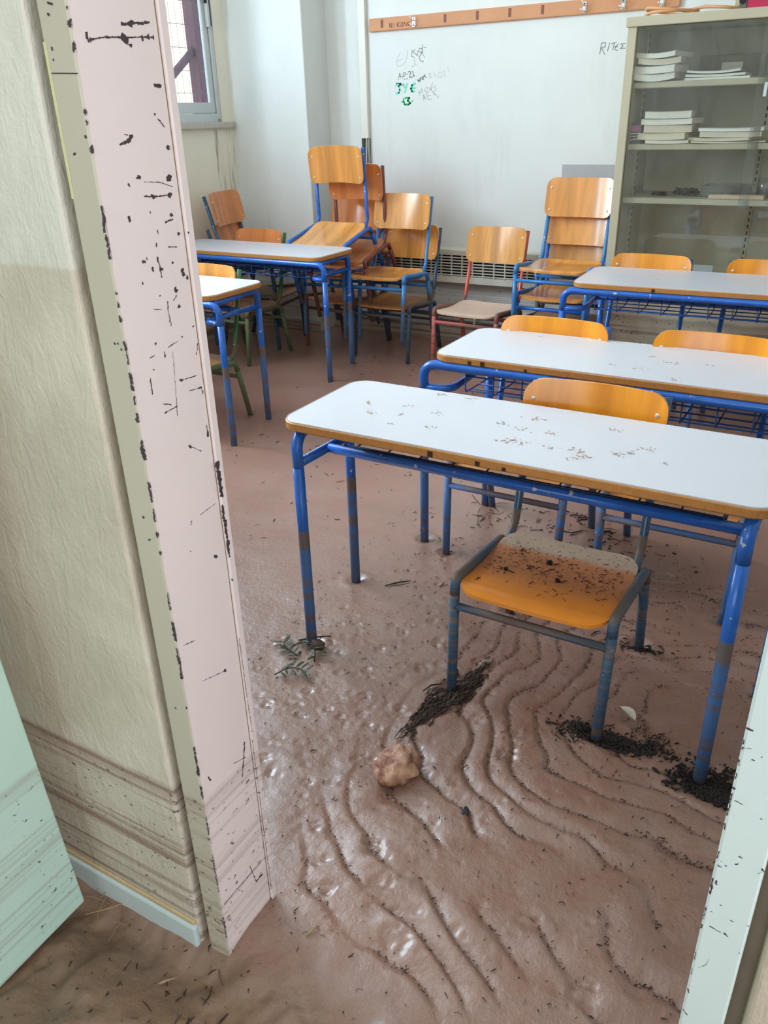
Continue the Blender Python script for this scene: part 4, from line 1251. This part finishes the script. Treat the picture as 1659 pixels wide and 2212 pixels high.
for (a, b, c2, d2) in ((-.030, .046, .026, .050), (-.03, .034, -.004, .036), (.0, .034, .024, .038), (-.026, .016, .028, .026)):
    ribbon(mb, [(a, b), (c2, d2)], .004, 'y', -.0152, .0006)
put('print', mb.mesh('print'), M_paper, vc)['kind'] = 'stuff'
zz = SH[1]
for i, (x, w, t, r) in enumerate(((-.985, .21, .016, 3), (-1.0, .235, .030, -5), (-.99, .23, .034, 4), (-.985, .25, .026, -3), (-1.0, .22, .032, 6))):
    book('thick cream paper block, %s in the pile on the middle shelf' % ('lowest', 'second', 'third', 'fourth', 'topmost')[i], x, CY0 + .17, zz, w, .24, t, R(r), srgb(214, 202, 178), .003)
    zz += t + .002
zz = SH[1]
for i, (x, w, t, r, c) in enumerate(((-.70, .34, .008, 4, srgb(198, 186, 158)), (-.72, .30, .014, -6, srgb(216, 206, 190)), (-.69, .28, .024, 3, srgb(230, 228, 230)), (-.68, .30, .014, -2, srgb(236, 236, 240)))):
    book('loose white papers, %s in the low heap right on the middle shelf' % ('lowest', 'second', 'third', 'topmost')[i], x, CY0 + .18, zz, w, .25, t, R(r), c, .004)
    zz += t + .002


def tangle(name, label, x, y, z, w, d, h, n, r, mat, seed):
    q = random.Random(seed)
    pts = []
    for i in range(n):
        a = i * 1.9 + q.uniform(-.5, .5)
        pts.append((w / 2 * math.cos(a) * q.uniform(.4, 1), d / 2 * math.sin(a) * q.uniform(.4, 1), r + q.uniform(0, h)))
    fine = []
    for i in range(len(pts) - 1):
        p0, p1, p2, p3 = [Vector(pts[min(max(i + e, 0), n - 1)]) for e in (-1, 0, 1, 2)]
        for s in range(6):
            t = s / 6
            fine.append(.5 * ((2 * p1) + (p2 - p0) * t + (2 * p0 - 5 * p1 + 4 * p2 - p3) * t * t + (3 * p1 - p0 - 3 * p2 + p3) * t ** 3))
    o = put(name, MB().tube(fine, r, 5).mesh(name), mat, None, (x, y, z))
    return tag(o, label, 'cable')


M_black = plain('black_cord', srgb(40, 38, 40), 0.5)
tangle('cable_loop', 'thin dark cord looped at the left of the lower shelf', -1.02, CY0 + .2, SH[2], .12, .10, .012, 9, .003, M_black, 3)
tangle('cable_loop', 'tangled black cables heaped in the middle of the lower shelf', -.87, CY0 + .2, SH[2], .17, .14, .04, 22, .0035, M_black, 4)
bx = empty('plastic_box', (-.68, CY0 + .26, SH[2]))
tag(bx, 'clear plastic box with small parts on the lower shelf', 'box')
put('tray', MB().box(-.12, .12, -.10, .10, 0, .004).box(-.12, .12, -.10, -.097, 0, .055).box(-.12, .12, .097, .10, 0, .055).box(-.12, -.117, -.1, .1, 0, .055).box(.117, .12, -.1, .1, 0, .055).mesh('tray'), thin_glass('clear_plastic', (.86, .88, .88), 2.0, .15), bx)
for i in range(9):
    put('small_part', MB().bbox(-.01, .01, -.008, .008, 0, .014, .003).mesh('small_part'), M_slot if i % 2 else M_alu, bx, (rnd.uniform(-.1, .1), rnd.uniform(-.08, .0), .004), (0, 0, rnd.uniform(0, 3)))
tag(put('wooden_strip', MB().bbox(-.13, .13, -.03, .03, 0, .02, .003).mesh('wooden_strip'), plain('pale_pink_wood', srgb(218, 186, 162), 0.6, var=.05), None, (-.615, CY0 + .10, SH[2])), 'pale pinkish wooden strip at the front of the lower shelf', 'strip')
q = empty('odds_and_ends_jar', (-.50, CY0 + .24, SH[2]))
tag(q, 'clear jar with grey odds and ends right of the plastic box', 'jar')
put('jar', MB().tube([(0, 0, 0), (0, 0, .09)], [.045, .045], 14).mesh('jar'), MATS['clear_plastic'], q)
put('contents', MB().tube([(0, 0, .004), (0, 0, .05), (0, 0, .07)], [.04, .038, .02], 10).mesh('contents'), plain('grey_bits', srgb(128, 120, 124), 0.6, var=.4, scale=120), q)
o = put('paper_sheet', MB().bbox(-.05, .05, -.002, .002, 0, .15, .001).mesh('paper_sheet'), plain('grey_paper', srgb(190, 198, 198), 0.8), None, (-.73, CY0 + .12, .503), (R(-12), 0, R(4)))
tag(o, 'grey paper sheet leaning inside the bottom of the glass cabinet', 'paper')

# on top of the cabinet
M_cord = plain('orange_cord', srgb(214, 156, 106), 0.5)
pts = [(-1.12 + .12 * math.cos(a) * (1 + .1 * math.sin(3 * a)) + .05, CY0 + .22 + .13 * math.sin(a), CZ + .008 + .012 * (i / 40) + .035 * max(0, math.sin(a * .5)) ** 2) for i, a in enumerate(np.linspace(0, 4.4 * PI, 60))]
pts += [(-.93 + t * .28, CY0 + .2 - .05 * math.sin(t * 4), CZ + .03 * (1 - t) + .007) for t in np.linspace(.1, 1, 12)]
tag(put('extension_cord', MB().tube(pts, .007, 8).mesh('extension_cord'), M_cord), 'pale orange extension cord coiled on top of the glass cabinet', 'cord')
bf = empty('red_binder', (-.62, CY0 + .16, CZ))
tag(bf, 'magenta red binder lying at the right on top of the cabinet', 'binder')
put('board', MB().bbox(-.075, .25, -.1, .1, 0, .075, .003).mesh('board'), plain('magenta_board', srgb(186, 22, 74), 0.5), bf)
put('spine', MB().bbox(-.11, -.075, -.1, .1, 0, .08, .004).mesh('spine'), plain('spine_grey', srgb(96, 92, 88), 0.5), bf)
put('ring', MB().tube([(-.097, -.104, .035), (-.097, -.098, .035)], .014, 12).mesh('ring'), M_slot, bf)
tag(put('wooden_batten', MB().bbox(-.011, .011, -.011, .011, 0, .4, .002).mesh('wooden_batten'), plain('beige_batten', srgb(196, 182, 148), 0.6), None, (-.775, CY0 + .3, CZ)), 'short beige batten standing up on top of the cabinet', 'batten')

# ------------------------------------------------------------------ debris
M_twig = plain('wet_twig', srgb(54, 38, 28), 0.9, var=.35, scale=120)
M_bark = plain('black_litter', srgb(36, 28, 24), 0.95, var=.4, scale=160)
M_leafg = plain('dark_leaf', srgb(54, 60, 34), 0.55, var=.3, scale=90)
M_straw = plain('straw', srgb(150, 128, 98), 0.7, var=.2, scale=90)


def litter(mb, cx, cy, sx, sy, n, q, lmin=.01, lmax=.05, r=.0016, ang=None, spread=3.2, zoff=0.0, surf=None):
    for _ in range(n):
        x, y = cx + q.gauss(0, sx), cy + q.gauss(0, sy)
        a = (ang if ang is not None else 0) + q.uniform(-spread, spread) / 2
        L = q.uniform(lmin, lmax) * q.choice((.35, .5, .8, 1))
        z = (surf if surf is not None else mudz(x, y)) + zoff
        dx, dy = math.cos(a) * L / 2, math.sin(a) * L / 2
        b = q.uniform(-.08, .08)
        rq = r * q.uniform(.35, 1.25)
        mb.tube([(x - dx, y - dy, z + rq), (x - dy * b * 4, y + dx * b * 4, z + rq + abs(q.gauss(0, .0025))), (x + dx, y + dy, z + rq + q.uniform(0, .003))], [rq * .6, rq, rq * .5], 4, False)


def mat_litter(name, label, specs, mat, cat='debris', seed=1, group='flood debris on the mud'):
    q = random.Random(seed)
    mb = MB()
    for s in specs: litter(mb, q=q, **s)
    c = specs[0]
    o = put(name, mb.mesh(name), mat)
    tag(o, label, cat, group, 'stuff')
    return o


D = dict
mat_litter('twig_mat', 'long dark strip of matted twigs beside the near chair leg', [D(cx=-.70, cy=1.62, sx=.010, sy=.05, n=170, lmin=.02, lmax=.07, r=.0026, ang=1.25, spread=.7), D(cx=-.755, cy=1.46, sx=.012, sy=.05, n=150, lmin=.02, lmax=.06, r=.0024, ang=1.2, spread=.9), D(cx=-.73, cy=1.53, sx=.012, sy=.04, n=120, lmin=.015, lmax=.05, r=.0026, ang=1.25, spread=1.2)], M_twig, seed=2)
mat_litter('root_mat', 'black mat of rotten leaves round the nearest right desk leg', [D(cx=-.055, cy=1.555, sx=.042, sy=.026, n=900, lmin=.008, lmax=.024, r=.004), D(cx=-.01, cy=1.535, sx=.035, sy=.018, n=400, lmin=.008, lmax=.024, r=.004)], M_bark, seed=3)
mat_litter('root_mat', 'dark litter caught at the front right leg of the near chair', [D(cx=-.30, cy=1.595, sx=.055, sy=.016, n=500, lmin=.008, lmax=.03, r=.003), D(cx=-.375, cy=1.58, sx=.03, sy=.02, n=150, lmin=.008, lmax=.035, r=.002), D(cx=-.20, cy=1.63, sx=.02, sy=.02, n=60, lmin=.008, lmax=.03, r=.0018)], M_bark, seed=4)
mat_litter('root_mat', 'small dark litter patch at the rear leg of the near chair', [D(cx=-.34, cy=2.0, sx=.035, sy=.012, n=70, lmin=.008, lmax=.04, r=.002)], M_bark, seed=5)
mat_litter('twig_mat', 'little bundle of twigs behind the left legs of the second desk', [D(cx=-1.05, cy=2.62, sx=.05, sy=.05, n=22, lmin=.03, lmax=.10, r=.0016), D(cx=-.90, cy=2.60, sx=.08, sy=.06, n=40, lmin=.01, lmax=.05, r=.0018)], M_twig, seed=6)
mat_litter('twig_mat', 'dark litter under the second desk between the chair legs', [D(cx=-.60, cy=2.62, sx=.09, sy=.05, n=60, lmin=.01, lmax=.06, r=.0022), D(cx=-.75, cy=2.75, sx=.05, sy=.03, n=40, lmin=.01, lmax=.05, r=.002)], M_bark, seed=7)
mat_litter('twig_mat', 'scattered twigs on the mud outside the doorway', [D(cx=-.86, cy=.56, sx=.10, sy=.05, n=20, lmin=.02, lmax=.06, r=.0015), D(cx=-.76, cy=.55, sx=.05, sy=.06, n=14, lmin=.015, lmax=.05, r=.0016)], M_twig, seed=8)
mat_litter('dry_stalks', 'pale dry stalks against the corridor skirting', [D(cx=-1.06, cy=.655, sx=.025, sy=.012, n=8, lmin=.05, lmax=.10, r=.0016, zoff=.01)], M_straw, seed=9)
# finely scattered leaf crumbs, past counting
q = random.Random(77)
mb = MB()
for _ in range(4200):
    x, y = q.uniform(-1.38, .3), q.uniform(.35, 2.6)
    if vnoise(np.array(x / .16), np.array(y / .16), 5) < q.random() * .9: continue
    litter(mb, x, y, .0, .0, 1, q, .003, .016, q.uniform(.0006, .0015))
for _ in range(500):
    x, y = q.uniform(-2.7, .2), q.uniform(2.0, 4.8)
    litter(mb, x, y, 0, 0, 1, q, .008, .035, q.uniform(.0009, .002))
# crumbs gather in the ripple troughs
tr_idx = np.argwhere(((frac > .965) | (frac < .05)) & (mask > .45))
sel = rng.choice(len(tr_idx), min(3200, len(tr_idx)), replace=False)
for j, i in tr_idx[sel]:
    litter(mb, float(gx[i]), float(gy[j]), .002, .002, 1, q, .004, .013, q.uniform(.0007, .0014))
tag(put('leaf_crumbs', mb.mesh('leaf_crumbs'), M_twig), 'tiny dark leaf crumbs and twigs strewn all over the mud', 'debris', None, 'stuff')
# on the near chair seat
mb = MB()
for _ in range(230):
    x, y = q.uniform(-.17, .17), q.triangular(-.16, .12, .0)
    z = seatmap(x, y + .045, 0)[2]
    litter(mb, x, y, 0, 0, 1, q, .004, .022, q.uniform(.0006, .0016), surf=z)
o = put('seat_litter', mb.mesh('seat_litter'), M_twig, ch1)
o['kind'] = 'stuff'


def lump(name, label, loc, size, mat, seed, cat, rough=.25, sub=4, flat=1.0):
    bm = bmesh.new()
    bmesh.ops.create_icosphere(bm, subdivisions=sub, radius=1)
    from mathutils import noise as mn
    off = Vector((seed * 3.7, seed * 1.3, 0))
    for v in bm.verts:
        d = v.co.normalized()
        s = 1 + rough * mn.noise(d * 1.6 + off) + rough * .6 * mn.noise(d * 3.5 + off) + rough * .2 * mn.noise(d * 9 + off)
        s -= .28 * math.exp(-((d.x * .8 + d.y * .3 - .25) / .10) ** 2) * max(0, -d.y + .5) * rough * 2
        v.co = Vector((d.x * size[0], d.y * size[1], d.z * size[2])) * s
    me = bpy.data.meshes.new(name)
    bm.to_mesh(me)
    bm.free()
    me.polygons.foreach_set('use_smooth', [True] * len(me.polygons))
    return tag(put(name, me, mat, None, loc), label, cat)


k = NT('clay_lump')
P = k.obj()
n1 = k.noise(P, 22.0, 4, .6)
zc = k.sepz(P)
cc = k.mix(k.ramp(n1, .36, .64), srgb(132, 88, 70), srgb(192, 150, 124))
k.bump(k.noise(P, 45, 5, .65), .9, .008)
M_clay = k.done(cc, .55)
lump('clay_lump', 'pinkish brown lump of clay lying in the mud', (-.722, 1.245, mudz(-.722, 1.245) + .022), (.050, .054, .042), M_clay, 4, 'clay lump', .26)
M_stone = plain('dark_stone', srgb(92, 70, 58), .6, var=.3, scale=60)
for i, (x, y, s, lab) in enumerate(((-.762, 1.64, .018, 'small brown stone at the front left leg of the near chair'), (-1.165, 1.565, .020, 'small brown stone at the left front leg of the nearest desk'))):
    lump('stone', lab, (x, y, mudz(x, y) + s * .4), (s, s * .8, s * 1.1), M_stone, 7 + i, 'stone', .3, 3)
lump('black_scrap', 'tiny black scrap lying between the mud ripples', (-.525, 1.21, mudz(-.525, 1.21) + .006), (.008, .012, .008), plain('black_scrap', srgb(34, 40, 44), .4), 12, 'scrap', .5, 3)
for i, (u, v) in enumerate(((-.03, .03), (-.12, -.06), (.02, -.05))):
    z = seatmap(u, v + .045, 0)[2]
    o = lump('mud_crumb', ('largest round mud crumb near the middle of the muddy seat', 'mud crumb near the front left corner of the muddy seat', 'mud crumb right of the middle of the muddy seat')[i], (-.54 + u, 1.805 + v, z + .004), ((.009, .009, .008), (.006, .006, .006), (.007, .007, .006))[i], M_bark, 20 + i, 'mud crumb', .5, 2)


def fern(label, x, y, ang, L, n, seed):
    q = random.Random(seed)
    e = empty('leaf_sprig', (x, y, mudz(x, y)), (0, 0, ang))
    tag(e, label, 'sprig', 'green leaf sprigs in the mud')
    st = [(t * L, .02 * math.sin(t * 3) * L / .1, .006 + .012 * math.sin(t * PI)) for t in np.linspace(0, 1, 8)]
    put('stem', MB().tube(st, .0018, 5).mesh('stem'), M_twig, e)
    lf = MB()
    lf.add([(0, 0, 0), (.012, .004, .002), (.028, .0035, .001), (.038, 0, -.002), (.028, -.0035, .001), (.012, -.004, .002)], [(0, 5, 1), (1, 5, 4, 2), (2, 4, 3)], False)
    m = lf.mesh('leaflet')
    for i in range(n):
        t = (i // 2 + 1) / (n / 2 + 1)
        p = st[min(7, int(t * 7))]
        s = 1 if i % 2 else -1
        o = put('leaflet', m, M_leafg, e, p, (q.uniform(-.4, .4), q.uniform(-.35, .1), s * q.uniform(.7, 1.2)))
        o.scale = (q.uniform(.8, 1.15),) * 3
    return e


fern('feathery dark green sprig at the front left leg of the nearest desk', -1.225, 1.56, R(-35), .11, 16, 1)
fern('second green sprig lying across the first at the desk leg', -1.19, 1.50, R(150), .09, 14, 2)
fern('dark dead sprig lying left of the near chair in the mud', -1.20, 1.40, R(25), .10, 12, 3)
mb = MB()
v, f = [], []
for i in range(9):
    t = i / 8
    w = .016 * math.sin(PI * min(1, t * 1.02)) ** .7 + .0005
    for s in (-1, 0, 1):
        v.append((t * .055 - .027, s * w, .004 + .010 * math.sin(t * PI) + .006 * abs(s)))
for i in range(8):
    for j in range(2):
        f.append((i * 3 + j, i * 3 + 3 + j, i * 3 + 4 + j, i * 3 + 1 + j))
v2 = [(a, b, c - .0008) for a, b, c in v]
n = len(v)
f2 = [tuple(n + q_ for q_ in reversed(ff)) for ff in f]
o = put('dry_leaf', mesh('dry_leaf', v + v2, f + f2, True), plain('pale_leaf', srgb(206, 198, 176), .7, var=.08, scale=60), None, (-.292, 1.69, mudz(-.292, 1.69) + .006), (R(14), R(-8), R(150)))
tag(o, 'pale curled dry leaf lying behind the near chair', 'leaf')
for i, (x, y, a, L, lab) in enumerate(((-.80, .50, 2.3, .055, 'short pale stick on the mud outside the doorway'), (-.86, .60, .9, .04, 'thin pale splinter on the mud by the skirting'), (-1.2, 1.60, .7, .10, 'thin dark twig lying behind the left leg of the nearest desk'), (-1.13, 1.99, .8, .09, 'thin dark twig leaning by the far left leg of the nearest desk'), (-.66, .80, 1.2, .03, 'tiny pale splinter just inside the doorway'))):
    mb = MB().tube([(-math.cos(a) * L / 2, -math.sin(a) * L / 2, .003), (0, 0, .006), (math.cos(a) * L / 2, math.sin(a) * L / 2, .004)], [.002, .003, .0015], 6)
    tag(put('stick', mb.mesh('stick'), M_twig if 'dark' in lab else M_straw, None, (x, y, mudz(x, y))), lab, 'stick')

bpy.context.view_layer.update()
